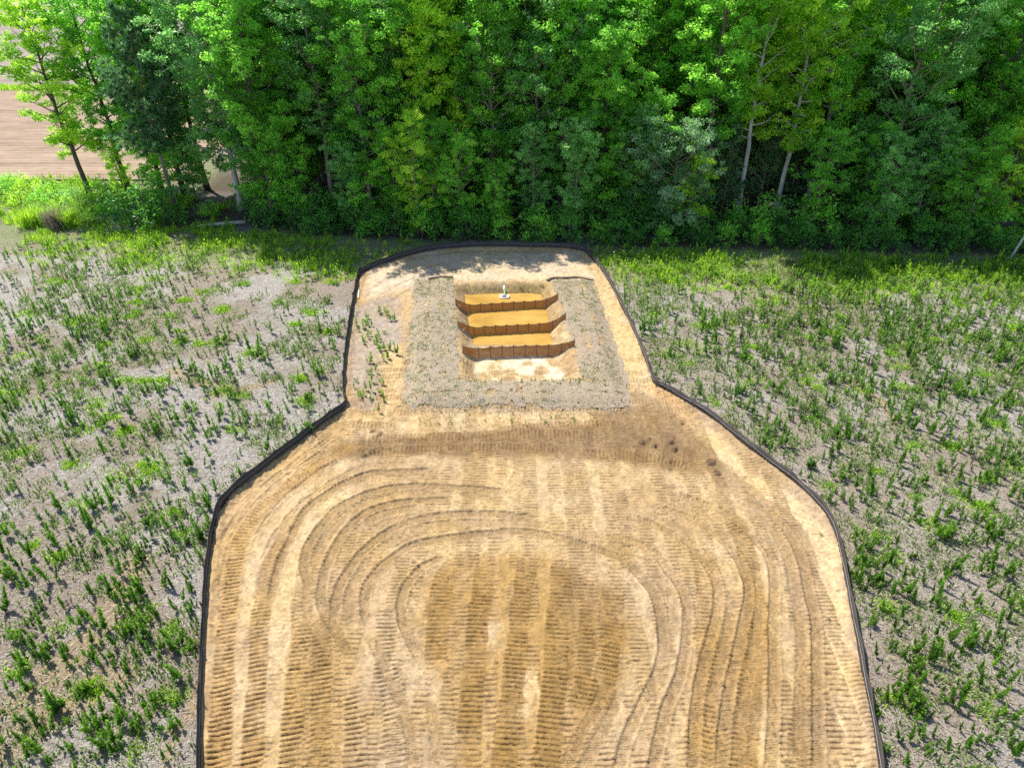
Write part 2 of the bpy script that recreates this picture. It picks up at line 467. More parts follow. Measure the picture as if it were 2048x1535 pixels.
# ---- machine tracks: pressed into the soil as relief
def band(px, width, kind, depth=0.03, pitch=0.2, col=None, amt=0.0, fade=0.8, world=False, seed=0, patch=0.0, base=0.012, berm=0.014):
    P = np.asarray(px, float) if world else gpl(px)
    L, S = smooth_line(P, 0.06)
    T = np.gradient(L, axis=0); T /= np.linalg.norm(T, axis=1)[:, None] + 1e-9
    reach = width * 0.5 + 0.12
    best = {}
    n = len(L); step = 24
    ix0, ix1 = np.searchsorted(XS, [L[:, 0].min() - reach, L[:, 0].max() + reach])
    iy0, iy1 = np.searchsorted(YS, [L[:, 1].min() - reach, L[:, 1].max() + reach])
    if ix1 - ix0 < 2 or iy1 - iy0 < 2: return
    D = np.full((iy1 - iy0, ix1 - ix0), 9.0); SS = np.zeros_like(D); TT = np.zeros_like(D)
    for i in range(0, n, step):
        c = L[i:i + step + 1]
        a0, a1 = np.searchsorted(XS, [c[:, 0].min() - reach, c[:, 0].max() + reach])
        b0, b1 = np.searchsorted(YS, [c[:, 1].min() - reach, c[:, 1].max() + reach])
        a0, a1, b0, b1 = max(a0, ix0), min(a1, ix1), max(b0, iy0), min(b1, iy1)
        if a1 <= a0 or b1 <= b0: continue
        X = XS[a0:a1][None, :, None]; Y = YS[b0:b1][:, None, None]
        d2 = (X - c[:, 0]) ** 2 + (Y - c[:, 1]) ** 2
        j = d2.argmin(2); d = np.sqrt(np.take_along_axis(d2, j[..., None], 2)[..., 0])
        jj = j + i
        dx = XS[a0:a1][None, :] - L[jj, 0]; dy = YS[b0:b1][:, None] - L[jj, 1]
        s = S[jj] + dx * T[jj, 0] + dy * T[jj, 1]; t = dx * T[jj, 1] - dy * T[jj, 0]
        sl_ = (slice(b0 - iy0, b1 - iy0), slice(a0 - ix0, a1 - ix0))
        u = d < D[sl_]
        D[sl_] = np.where(u, d, D[sl_]); SS[sl_] = np.where(u, s, SS[sl_]); TT[sl_] = np.where(u, t, TT[sl_])
    X = GX[iy0:iy1, ix0:ix1]; Y = GY[iy0:iy1, ix0:ix1]
    hw = width * 0.5
    at = np.abs(TT) + 0.05 * (vnoise(X / 0.3, Y / 0.3, seed + 3) - 0.5)
    ok = D < reach
    rag = 0.0 if kind == 'tyre' else 0.16 if kind == 'cleat' else 0.34
    at = at + rag * (fbm(X, Y, 0.8, 3, seed + 13) - 0.5)
    m = sstep(hw + 0.04, hw - 0.04, at) * ok
    if kind == 'cleat' and not patch: m = m * (0.6 + 0.4 * sstep(0.36, 0.5, fbm(X, Y, 1.3, 3, seed + 21)))
    if kind == 'flat': m = m * (0.25 + 0.75 * sstep(0.38, 0.55, fbm(X, Y, 1.0, 4, seed + 29)))
    m = m * sstep(0, fade, SS) * sstep(0, fade, S[-1] - SS)
    if patch: m = m * sstep(patch - 0.12, patch + 0.12, fbm(X, Y, 1.5, 3, seed + 77))
    wob = 0.04 * (vnoise(X / 0.5, Y / 0.5, seed + 9) - 0.5)
    if kind == 'cleat':
        ph = ((SS + wob) / pitch) % 1.0
        g = np.exp(-((ph - 0.5) / 0.115) ** 2)
        keep = 0.5 + 0.6 * sstep(0.25, 0.5, vnoise(X / 0.35, Y / 0.35, seed + 5))
        h = -base + depth * (0.35 - g * keep)
    elif kind == 'tyre':
        a = (SS + wob) / pitch; b = TT / (pitch * 1.0)
        q = np.cos(2 * math.pi * (a + 0.5 * b)) * np.cos(2 * math.pi * (a - 0.5 * b))
        h = -base + depth * (0.4 - sstep(0.1, 0.55, np.abs(q)) * 0.9)
    else:
        h = np.full_like(SS, -base)
    Z[iy0:iy1, ix0:ix1] = Z[iy0:iy1, ix0:ix1] * (1 - 0.75 * m) + h * m
    rim_ = np.exp(-((at - hw - 0.03) / 0.05) ** 2) * ok * sstep(0, fade, SS) * sstep(0, fade, S[-1] - SS)
    if not patch: Z[iy0:iy1, ix0:ix1] += berm * rim_
    if col is not None:
        mm = np.clip(m * amt, 0, 1)[..., None]
        C[iy0:iy1, ix0:ix1] = C[iy0:iy1, ix0:ix1] * (1 - mm) + col * mm

# old dozer passes all over the pad
for i, x in enumerate(np.arange(-10.5, 13.5, 0.88)):
    xx = x + 0.2 * math.sin(i * 2.3)
    band([(xx, 9), (xx + 0.15 * math.sin(i), 18), (xx + 0.2, 27), (xx - 0.1, 35.6)], 0.66, 'cleat', 0.115, 0.185 + 0.02 * (i % 3), TAN * (0.86 + 0.10 * (i % 3)), 0.45, world=True, seed=i * 3, patch=0.40)
for i, y in enumerate(np.arange(33.0, 38.5, 0.75)):
    band([(-9.5, y - 0.3), (-3, y), (3, y + 0.15), (11, y + 0.1)], 0.55, 'cleat', 0.105, 0.2, DAMP, 0.3, world=True, seed=200 + i, patch=0.43)
# pale smooth strips
for px, wd, am in (([(478, 1560), (486, 1352), (506, 1147), (533, 1078), (600, 1000), (660, 950), (705, 912)], 0.75, 0.8),
                   ([(535, 1560), (548, 1330), (562, 1200), (583, 1110), (602, 1060), (652, 1015), (720, 975)], 1.0, 0.85),
                   ([(640, 900), (560, 965), (520, 1040), (500, 1100)], 0.35, 0.6),
                   ([(985, 1225), (990, 1270), (992, 1310)], 0.9, 0.8), ([(1062, 1320), (1058, 1400), (1055, 1460)], 0.75, 0.7),
                   ([(975, 1400), (965, 1480), (958, 1560)], 0.6, 0.5), ([(1200, 1240), (1195, 1330), (1185, 1400)], 0.3, 0.6),
                   ([(1300, 1120), (1280, 1190), (1285, 1240)], 0.5, 0.6), ([(1365, 1400), (1355, 1470), (1345, 1540)], 0.4, 0.6),
                   ([(1530, 1370), (1525, 1430), (1520, 1540)], 0.6, 0.5), ([(850, 1050), (860, 1065), (870, 1075)], 1.0, 0.6),
                   ([(790, 925), (870, 918), (900, 925)], 0.8, 0.5), ([(1480, 1060), (1520, 1110), (1530, 1180), (1532, 1230)], 0.5, 0.6)):
    band(px, wd, 'flat', col=PALE * 1.06, amt=am, seed=int(px[0][0]))
# dozer passes that stand out
DZ = [([(436, 1600), (448, 1352), (455, 1250), (466, 1147), (482, 1080), (522, 1020), (592, 960), (682, 905), (740, 880)], 0.78, OCHRE * 1.15, 0.45, 0.20),
      ([(503, 1600), (516, 1318), (527, 1198), (548, 1112), (590, 1050)], 0.78, OCHRE, 0.6, 0.20),
      ([(572, 1600), (590, 1400), (602, 1300), (612, 1220)], 0.80, OCHRE * 1.1, 0.35, 0.2),
      ([(636, 1600), (643, 1400), (646, 1300), (640, 1228)], 0.74, OCHRE * 0.85, 0.6, 0.2),
      ([(705, 1600), (712, 1450), (705, 1340)], 0.8, TAN, 0.4, 0.2),
      ([(800, 1600), (790, 1440), (770, 1300), (780, 1190)], 0.85, SILT, 0.3, 0.2),
      ([(872, 1350), (874, 1260), (886, 1165), (908, 1118)], 0.9, OCHRE * 0.85, 0.7, 0.2),
      ([(930, 1600), (944, 1392), (955, 1260), (965, 1180), (976, 1112)], 0.92, OCHRE * 0.8, 0.7, 0.2),
      ([(1000, 1600), (1013, 1494), (1024, 1392), (1036, 1280), (1046, 1180), (1062, 1108)], 0.88, OCHRE * 0.82, 0.7, 0.2),
      ([(1086, 1600), (1106, 1392), (1116, 1260), (1121, 1180), (1126, 1104)], 0.95, OCHRE * 0.72, 0.7, 0.2),
      ([(1150, 1450), (1172, 1340), (1176, 1260), (1178, 1180)], 0.8, OCHRE * 0.78, 0.6, 0.2),
      ([(1196, 1450), (1216, 1323), (1228, 1221), (1222, 1150)], 0.9, OCHRE * 0.78, 0.7, 0.2),
      ([(1396, 1600), (1408, 1420), (1414, 1283), (1410, 1147), (1392, 1090)], 0.85, OCHRE, 0.5, 0.2),
      ([(1484, 1600), (1502, 1352), (1512, 1249), (1503, 1147), (1478, 1061), (1440, 1020)], 0.9, OCHRE * 0.9, 0.6, 0.2),
      ([(1586, 1600), (1606, 1400), (1608, 1330)], 0.75, DAMP * 1.3, 0.45, 0.2),
      ([(1600, 1280), (1592, 1190), (1575, 1130)], 0.8, SILT * 0.85, 0.4, 0.2),
      ([(640, 1000), (700, 960), (780, 955)], 0.7, TAN, 0.3, 0.2)]
for i, (px, wd, col, am, pt) in enumerate(DZ):
    band(px, wd, 'cleat', 0.14, pt, col, am, seed=300 + i, fade=1.4)
# cleats along x in the damp strip
for i, (px, wd) in enumerate([([(700, 905), (850, 898), (1000, 893), (1130, 897)], 0.6), ([(720, 880), (900, 872), (1080, 868), (1200, 872)], 0.7), ([(1000, 858), (1120, 850), (1250, 846)], 0.6), ([(1150, 905), (1300, 915), (1390, 935)], 0.6), ([(690, 850), (745, 850), (800, 846)], 0.6)]):
    band(px, wd, 'cleat', 0.12, 0.21, DAMP * 0.9, 0.4, seed=340 + i)
for i, (px, wd) in enumerate([([(1290, 870), (1283, 900), (1275, 935)], 0.5), ([(1345, 860), (1338, 895), (1330, 935)], 0.5), ([(1385, 890), (1378, 920), (1380, 945)], 0.6), ([(725, 845), (722, 865), (718, 900)], 0.7), ([(1420, 930), (1440, 960), (1450, 990)], 0.6)]):
    band(px, wd, 'cleat', 0.05, 0.2, DARK, 0.5, seed=360 + i)
# roller and loader tyres: curved runs
TY = [[(540, 1210), (559, 1129), (579, 1086), (593, 1052), (613, 1019), (646, 993), (696, 963), (745, 946), (779, 944), (872, 940)],
      [(628, 1186), (609, 1139), (609, 1112), (619, 1086), (646, 1046), (679, 1013), (729, 989), (779, 976), (845, 971), (945, 977), (1020, 984)],
      [(706, 1320), (679, 1272), (652, 1228), (642, 1195), (649, 1145), (662, 1112), (679, 1079), (706, 1046), (745, 1019), (812, 1003), (912, 998)],
      [(666, 1262), (669, 1225), (672, 1195), (686, 1159), (712, 1119), (745, 1086), (795, 1052), (845, 1036), (928, 1027), (1010, 1029), (1090, 1040)],
      [(742, 1260), (729, 1212), (732, 1179), (745, 1152), (779, 1119), (829, 1089), (895, 1076), (978, 1066), (1038, 1062), (1110, 1073), (1183, 1095), (1237, 1113), (1273, 1142), (1309, 1189), (1321, 1232), (1326, 1301)],
      [(1321, 1232), (1326, 1301), (1309, 1359), (1280, 1417), (1255, 1472), (1230, 1560)],
      [(850, 1330), (812, 1260), (802, 1212), (812, 1172), (845, 1135), (895, 1110)],
      [(1201, 1066), (1262, 1082), (1309, 1105), (1338, 1142), (1363, 1178), (1374, 1214), (1371, 1286), (1358, 1356), (1332, 1417), (1300, 1560)],
      [(1250, 1028), (1327, 1058), (1382, 1095), (1418, 1134), (1436, 1178), (1432, 1232), (1418, 1286), (1400, 1359), (1390, 1440), (1386, 1560)],
      [(1345, 986), (1418, 1011), (1472, 1040), (1508, 1075), (1537, 1113), (1548, 1160), (1546, 1250), (1548, 1343), (1546, 1440), (1540, 1560)],
      [(1300, 1010), (1380, 1036), (1440, 1075), (1478, 1120), (1497, 1178), (1490, 1230), (1477, 1295), (1464, 1350), (1448, 1440), (1440, 1560)],
      [(1480, 990), (1555, 1040), (1598, 1105), (1616, 1178), (1631, 1250), (1634, 1343), (1636, 1560)],
      [(1216, 1360), (1190, 1420), (1160, 1470), (1120, 1560)],
      [(735, 1260), (754, 1300), (790, 1380), (815, 1440), (830, 1560)], [(850, 1380), (866, 1440), (872, 1560)], [(720, 1060), (760, 1030), (850, 1012)]]
for i, px in enumerate(TY):
    band(px, 0.44, 'tyre', 0.07, 0.20, TAN * 0.58 if i < 5 else TAN * 0.72, 0.42 if i in (0, 1, 2, 3, 4) else 0.12 if i == 5 else 0.32, seed=400 + i, base=0.05 if i < 12 else 0.02, berm=0.045 if i < 12 else 0.015)
    P = gpl(px); L, S = smooth_line(P, 0.2)
    T = np.gradient(L, axis=0); T /= np.linalg.norm(T, axis=1)[:, None]
    off = L + np.stack([T[:, 1], -T[:, 0]], 1) * (0.60 if i % 2 else -0.60)
    if i not in (5, 6, 13, 14): band(off[::4], 0.42, 'tyre', 0.06, 0.20, TAN * 0.8, 0.25, world=True, seed=430 + i, base=0.035, berm=0.03, patch=0.36)
# concentric scraped ridges beside the left fence
for i, px in enumerate([[(437, 1300), (446, 1150), (470, 1060), (530, 985), (610, 925), (690, 870), (730, 850)], [(428, 1200), (440, 1100), (462, 1045), (520, 975), (600, 915), (680, 858)],
                        [(500, 1110), (530, 1040), (580, 985), (640, 940), (700, 905)], [(520, 1130), (560, 1050), (620, 990), (700, 940)]]):
    band(px, 0.14, 'flat', col=TAN * 0.7, amt=0.4, base=0.05, berm=0.045, seed=460 + i)
left_rough = sstep(2.1, 0.7, line_dist(GX, GY, FENCE[:12])) * sstep(14, 22, GY)
Z += left_rough * 0.19 * (fbm(GX, GY, 0.35, 4, 91) - 0.5)
Z += 0.05 * sstep(39, 40, GY) * (fbm(GX, GY * 2.0, 0.5, 3, 93) - 0.5)
# ruts round the top left yard
for i, px in enumerate([[(745, 620), (770, 585), (830, 555), (900, 540), (1000, 535)], [(765, 640), (785, 600), (840, 568), (890, 558)], [(728, 600), (760, 565), (830, 540), (900, 527)]]):
    band(px, 0.3, 'cleat', 0.05, 0.3, TAN * 0.8, 0.4, seed=480 + i)
# V-shaped ripples of bulldozed spoil at the pad edge (left)
# lumps of wet soil dropped by the bucket
for u, v, r_, h_ in [(1283, 884, .25, .16), (1297, 878, .2, .12), (1308, 892, .22, .15), (1342, 884, .22, .16), (1346, 900, .25, .2), (1340, 922, .22, .16), (1338, 938, .2, .12), (742, 904, .3, .14), (728, 912, .22, .12), (1362, 846, .2, .12), (1420, 925, .35, .2), (1432, 945, .3, .16), (760, 868, .25, .12), (745, 862, .2, .14), (1640, 1068, .15, .1), (1655, 1240, .15, .1)]:
    bx_, by_ = gp(u, v); d_ = np.hypot(GX - bx_, GY - by_) + 0.18 * (fbm(GX, GY, 0.22, 3, 811) - 0.5)
    lump = sstep(r_, r_ * 0.3, d_); Z += h_ * lump * (0.6 + 0.8 * fbm(GX, GY, 0.14, 2, 813)); mixsoil(0.6 * lump, DARK)
# ---- basin
sdR = poly_sd(GX, GY, RIM)
yn = gp(1000, 776)[1]; yf = gp(1000, 562)[1]
ky = np.clip((GY - yn) / (yf - yn), 0, 1)
depth = FLOOR_NEAR + (FLOOR_FAR - FLOOR_NEAR) * sstep(0.26, 0.60, ky)
side = sstep(0.0, 1.0, (sdR + 0.25 * (nB - 0.5)) / 1.45)
inb = sstep(-0.2, 0.3, sdR)
Zb = depth * side
flat_in = sstep(0.75, 1.0, side)
BL = gpl([(800, 822), (828, 556), (905, 548), (1100, 548), (1190, 558), (1268, 822)])
berm_ = 0.32 * sstep(0.0, 1.25, poly_sd(GX, GY, BL)) * (1 - side) * sstep(47.5, 44.5, GY)
dF = line_dist(GX, GY, FENCE)
toe = sstep(0.50, 0.10, dF + 0.5 * (nB - 0.5)) * 0.14
Z = Z * (1 - 0.55 * flat_in) + Zb + berm_ + toe
slope_band = sstep(0.05, 0.3, side) * sstep(0.98, 0.7, side)
mixsoil(0.75 * slope_band * sstep(0.35, 0.6, nB), np.array([0.36, 0.25, 0.13]))
mixsoil(0.55 * slope_band * sstep(0.55, 0.4, nB), np.array([0.52, 0.40, 0.25]))
mixsoil(0.9 * flat_in * (ky < 0.4) * sstep(0.30, 0.55, nB + 0.25 * (nA - 0.5)), np.array([0.68, 0.60, 0.45]))
dampz = sstep(0.16, 0.0, Z - WATER_Z + 0.1 * (nB - 0.5)) * inb
mixsoil(0.7 * dampz, np.array([0.33, 0.21, 0.08]))
mixsoil(0.5 * sstep(0.80, 0.95, ky) * slope_band, np.array([0.27, 0.20, 0.09]))
Z += 0.03 * slope_band * (fbm(GX * 1.0, GY * 2.2, 0.5, 3, 97) - 0.5) * 2

def zsite(x, y):
    x = np.asarray(x, float); y = np.asarray(y, float)
    fx = np.clip(np.interp(x, XS, np.arange(len(XS))), 0, len(XS) - 1.001)
    fy = np.clip(np.interp(y, YS, np.arange(len(YS))), 0, len(YS) - 1.001)
    i = fx.astype(int); j = fy.astype(int); a = fx - i; b = fy - j
    return (Z[j, i] * (1 - a) + Z[j, i + 1] * a) * (1 - b) + (Z[j + 1, i] * (1 - a) + Z[j + 1, i + 1] * a) * b

# fine mottling: crumbs, silt films, ochre and grey grains
mo1 = fbm(GX, GY * 0.75, 0.32, 3, 701); mo2 = fbm(GX, GY, 0.17, 3, 709); mo3 = fbm(GX, GY, 1.6, 4, 719)
C *= (0.92 + 0.16 * sstep(0.25, 0.75, mo1))[..., None]
C *= (0.84 + 0.32 * sstep(0.2, 0.8, mo2))[..., None]
tint = (sstep(0.35, 0.65, mo3) - 0.5)[..., None] * np.array([-0.02, 0.0, 0.16]) * 0.8
C *= 1 + tint
C *= (1 + 0.22 * (rng.random(GX.shape) - 0.5))[..., None]; Z += 0.010 * (rng.random(GX.shape) - 0.5)
crumb = sstep(0.72, 0.82, vnoise(GX / 0.11, GY / 0.11, 733)) * sstep(0.45, 0.62, mo1)
Z += 0.03 * crumb * (1 - inb); C *= (1 - 0.30 * crumb)[..., None]
# ---- site mesh, clipped to the fence outline
ny, nx = GX.shape
fm = INS[:-1, :-1] | INS[1:, 1:] | INS[:-1, 1:] | INS[1:, :-1]
jj, ii = np.nonzero(fm)
q = np.stack([jj * nx + ii, jj * nx + ii + 1, (jj + 1) * nx + ii + 1, (jj + 1) * nx + ii], 1)
used = np.unique(q); remap = np.full(nx * ny, -1, np.int64); remap[used] = np.arange(len(used))
V = np.stack([GX.ravel()[used], GY.ravel()[used], Z.ravel()[used]], 1)
me = mesh_np('graded_ground', V, remap[q], smooth=True)
vcol(me, 'soil', np.clip(C.reshape(-1, 3)[used] * np.array([1.03, 0.985, 0.89]), 0.01, 0.9))
tag(link('graded_ground', me, mats=[M['soil']]), 'graded tan construction pad covered with dozer and tyre tracks', None, None, 'structure')

# ------------------------------------------------------------------ ground sheet to the horizon
def zfield(x, y):
    return 0.10 * (fbm(x, y, 5.0, 3, 131) - 0.5) + 0.05 * (fbm(x, y, 0.9, 2, 137) - 0.5)
def graded(lo, hi, step, far, grow=1.35):
    a = list(np.arange(lo, hi, step)); s = step
    while a[-1] < far: s *= grow; a.append(a[-1] + s)
    s = step; b = [lo]
    while b[-1] > -far: s *= grow; b.append(b[-1] - s)
    return np.array(b[:0:-1] + a)
xs = graded(-46, 50, 0.3, 3000); yy = graded(8, 62, 0.3, 3000)
FX, FY = np.meshgrid(xs, yy)
FZ = zfield(FX, FY)
far_k = sstep(60, 75, FY)
sdS = poly_sd(FX, FY, SITE)
FZ = np.where(sdS > 0, -0.05 - 0.5 * np.clip(sdS, 0, 1), FZ) - 0.04 * far_k
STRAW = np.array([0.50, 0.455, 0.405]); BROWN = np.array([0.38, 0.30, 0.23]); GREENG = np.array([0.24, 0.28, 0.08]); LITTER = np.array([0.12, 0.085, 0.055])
g1 = fbm(FX, FY, 4.0, 4, 141); g2 = fbm(FX, FY, 1.3, 4, 149); g3 = fbm(FX, FY, 9, 3, 151)
FC = np.empty(FX.shape + (3,)); FC[:] = STRAW
def mixf(m, col):
    m = np.clip(m, 0, 1)[..., None]; FC[:] = FC * (1 - m) + np.asarray(col) * m
mixf(0.85 * sstep(0.50, 0.62, g1 + 0.3 * (g2 - 0.5)), BROWN)
mixf(0.45 * sstep(0.52, 0.66, g2), np.array([0.36, 0.32, 0.23]))
mixf(0.6 * sstep(-3, 10, FX) * sstep(0.40, 0.56, g3), np.array([0.46, 0.38, 0.30]))
# sandy bare stripes at the lower left
for px, wd in (([(-40, 1450), (60, 1400), (130, 1330), (185, 1270), (250, 1180), (270, 1130)], 0.9), ([(-60, 1560), (40, 1470), (150, 1400), (240, 1350)], 1.0), ([(330, 1535), (350, 1470), (385, 1410), (395, 1370)], 0.5),
               ([(340, 740), (400, 765), (470, 775)], 0.5), ([(430, 790), (520, 770), (560, 760)], 0.6), ([(1700, 760), (1760, 800), (1800, 860)], 0.4), ([(640, 560), (700, 555), (720, 562)], 0.6)):
    mixf(0.9 * sstep(wd, wd * 0.3, line_dist(FX, FY, gpl(px)) + 0.9 * (g2 - 0.5)), np.array([0.50, 0.37, 0.21]))
TREE_EDGE = gpl([(-200, 430), (0, 435), (200, 445), (330, 455), (500, 462), (620, 470), (760, 478), (900, 486), (1100, 490), (1300, 497), (1500, 503), (1750, 508), (2050, 514), (2300, 520)])
def edge_y(x): return np.interp(x, TREE_EDGE[:, 0], TREE_EDGE[:, 1])
de = edge_y(FX) - FY                                         # metres in front of the wood
mixf(0.75 * sstep(8.5, 4.0, de + 5 * (g1 - 0.5)), GREENG)
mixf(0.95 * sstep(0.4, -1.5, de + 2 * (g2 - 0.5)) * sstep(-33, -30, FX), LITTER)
mixf(0.8 * sstep(3.0, 1.5, de) * sstep(0.55, 0.62, g1) * sstep(0, -1, FX - 60), np.array([0.30, 0.27, 0.24]))
drop = (sdS[:-1, :-1] > 0.6) & (sdS[1:, 1:] > 0.6) & (sdS[:-1, 1:] > 0.6) & (sdS[1:, :-1] > 0.6) & (FY[1:, 1:] > 11.0)
jj, ii = np.nonzero(~drop); nx2 = len(xs)
q = np.stack([jj * nx2 + ii, jj * nx2 + ii + 1, (jj + 1) * nx2 + ii + 1, (jj + 1) * nx2 + ii], 1)
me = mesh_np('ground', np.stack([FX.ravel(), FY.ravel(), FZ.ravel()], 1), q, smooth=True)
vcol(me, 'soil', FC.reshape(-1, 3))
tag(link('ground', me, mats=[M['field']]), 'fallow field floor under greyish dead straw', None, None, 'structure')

# ------------------------------------------------------------------ ploughed fields behind the left trees
def crop_mat(name, c1, c2):
    m, t, b, _ = new_mat(name)
    n = noise_fac(t, 0.35, 6, 0.65, (0.25, 1.6, 1)); n2 = noise_fac(t, 3.0, 4, 0.7, (0.3, 1, 1))
    f = math_n(t, 'ADD', math_n(t, 'MULTIPLY', n, 0.6), math_n(t, 'MULTIPLY', n2, 0.4))
    t.links.new(ramp(t, f, [(0.35, c1), (0.65, c2)]), b.inputs['Base Color'])
    return m
def furrows(name, y0, y1, x0, x1, row, amp, mat, label):
    ysf = np.arange(y0, y1, row / 6.0); xsf = np.arange(x0, x1, 3.0)
    X, Y = np.meshgrid(xsf, ysf)
    ph = (Y + 0.25 * (fbm(X, Y * 0, 14.0, 2, 5) - 0.5)) / row
    g = 0.6 + 0.4 * vnoise(X / 9, np.floor(ph) * 3.1, 9)
    big = 1 + 0.8 * (np.floor(ph) % 6 == 0)
    Zf = 0.06 + amp * g * big * np.cos(2 * math.pi * ph)
    n_ = X.shape[1]; a, b = np.meshgrid(np.arange(n_ - 1), np.arange(X.shape[0] - 1)); a = a.ravel(); b = b.ravel()
    me = mesh_np(name, np.stack([X.ravel(), Y.ravel(), Zf.ravel()], 1), np.stack([b * n_ + a, b * n_ + a + 1, (b + 1) * n_ + a + 1, (b + 1) * n_ + a], 1), smooth=True)
    tag(link(name, me, mats=[mat]), label, None, None, 'structure')
furrows('crop_field', 72.5, 111.5, -130, -31, 0.92, 0.085, crop_mat('ploughed_soil', (0.165, 0.112, 0.075), (0.29, 0.212, 0.154)), 'ploughed brown crop field with straight furrows behind the trees')
furrows('crop_field', 115.5, 196, -230, -40, 1.4, 0.07, crop_mat('harrowed_soil', (0.15, 0.12, 0.104), (0.21, 0.17, 0.144)), 'greyer harrowed field beyond the first grass strip')
furrows('crop_field', 203, 420, -420, -60, 6.0, 0.05, crop_mat('far_soil', (0.21, 0.17, 0.14), (0.27, 0.215, 0.18)), 'far pale field beyond the second grass strip')

# ------------------------------------------------------------------ silt fence
def site_or_field(x, y):
    return float(zsite(x, y)) if bool(in_poly(np.array([x]), np.array([y]), SITE)[0]) else float(zfield(np.array([x]), np.array([y]))[0])
FL, FS = smooth_line(FENCE, 0.1)
FN = np.gradient(FL, axis=0); FN /= np.linalg.norm(FN, axis=1)[:, None]
FN = np.stack([-FN[:, 1], FN[:, 0]], 1)                      # points out of the site on this winding?
if in_poly(np.array([FL[200, 0] + FN[200, 0]]), np.array([FL[200, 1] + FN[200, 1]]), SITE)[0]: FN = -FN
fence = empty('silt_fence', (FL[0, 0], FL[0, 1], 0))
tag(fence, 'low black fabric silt fence enclosing the bare construction ground', 'fence')
f0 = np.array([FL[0, 0], FL[0, 1], 0.0])
span = 2.05
nsp = int(FS[-1] / span)
cuts = np.linspace(0, FS[-1], nsp + 1)
FH = 0.68
for i in range(nsp):
    ss = np.linspace(cuts[i], cuts[i + 1], 9)
    X = np.interp(ss, FS, FL[:, 0]); Y = np.interp(ss, FS, FL[:, 1])
    NX = np.interp(ss, FS, FN[:, 0]); NY = np.interp(ss, FS, FN[:, 1])
    tt = np.linspace(0, 1, 9); sag = 0.07 * np.sin(math.pi * tt) * (0.6 + 0.8 * random.random())
    bulge = 0.16 * np.sin(math.pi * tt) * (random.random() - 0.3) + 0.025 * np.sin(tt * 14 + i * 2.1)* np.sin(math.pi * tt)
    ztop = FH - sag * 1.3 + 0.03 * np.sin(tt * 9 + i) + 0.06 * (random.random() - 0.5) * np.sin(math.pi * tt)
    rows = []
    for (h, off) in ((-0.16, -0.10), (-0.02, -0.035), (0.22, 0.0), (0.46, 0.01), (1.0, 0.012)):
        zz = h if h < 0.3 else h * ztop
        b_ = bulge * math.sin(math.pi * max(0.0, min(1.0, (h + 0.1) / 1.1)))
        rows.append(np.stack([X + NX * (off + b_), Y + NY * (off + b_), np.zeros(9) + zz], 1))
    for (h, off) in ((1.0, 0.030), (0.46, 0.032), (0.1, 0.03), (-0.16, 0.03)):
        zz = h if h < 0.3 else h * ztop
        b_ = bulge * math.sin(math.pi * max(0.0, min(1.0, (h + 0.1) / 1.1)))
        rows.append(np.stack([X + NX * (off + b_), Y + NY * (off + b_), np.zeros(9) + zz], 1))
    V = np.vstack(rows) - f0; nr = len(rows)
    F = [(r * 9 + c, r * 9 + c + 1, (r + 1) * 9 + c + 1, (r + 1) * 9 + c) for r in range(nr - 1) for c in range(8)]
    link('fabric_panel', mesh_np('fabric_panel', V, np.array(F), smooth=True), fence, mats=[M['fabric']])
pb = MB(); pb.box((0, 0, 0.36), (0.022, 0.022, 0.46)); postm = pb.mesh('post'); postm.materials.append(M['post'])
for i in range(nsp + 1):
    x = np.interp(cuts[i], FS, FL[:, 0]); y = np.interp(cuts[i], FS, FL[:, 1]); nxx = np.interp(cuts[i], FS, FN[:, 0]); nyy = np.interp(cuts[i], FS, FN[:, 1])
    o = link('post', postm, fence); o.location = (x + nxx * 0.055 - f0[0], y + nyy * 0.055 - f0[1], 0); o.rotation_euler = (random.uniform(-.05, .05), random.uniform(-.05, .05), random.random())
mb = MB()
sel = slice(0, len(FL), 6)
zt = 0.40 + 0.04 * np.sin(FS[sel] * 1.9)
mb.tube(np.stack([FL[sel, 0] - FN[sel, 0] * 0.02, FL[sel, 1] - FN[sel, 1] * 0.02, zt], 1) - f0, 0.007, 4)
link('support_wire', mb.mesh('support_wire'), fence, mats=[flat_mat('wire', (0.25, 0.26, 0.28), rough=0.5)])

# ------------------------------------------------------------------ water in the basin
wp = np.array(RIM); wc = wp.mean(0); wq = wc + (wp - wc) * 0.93
V = np.vstack([np.column_stack([wq, np.full(len(wq), WATER_Z)]), [[wc[0], wc[1], WATER_Z]]])
me = mesh_np('basin_water', V, np.array([(i, (i + 1) % len(wq), len(wq)) for i in range(len(wq))]))
tag(link('basin_water', me, mats=[M['water']]), 'muddy ochre water in the sediment basin', None, None, 'structure')

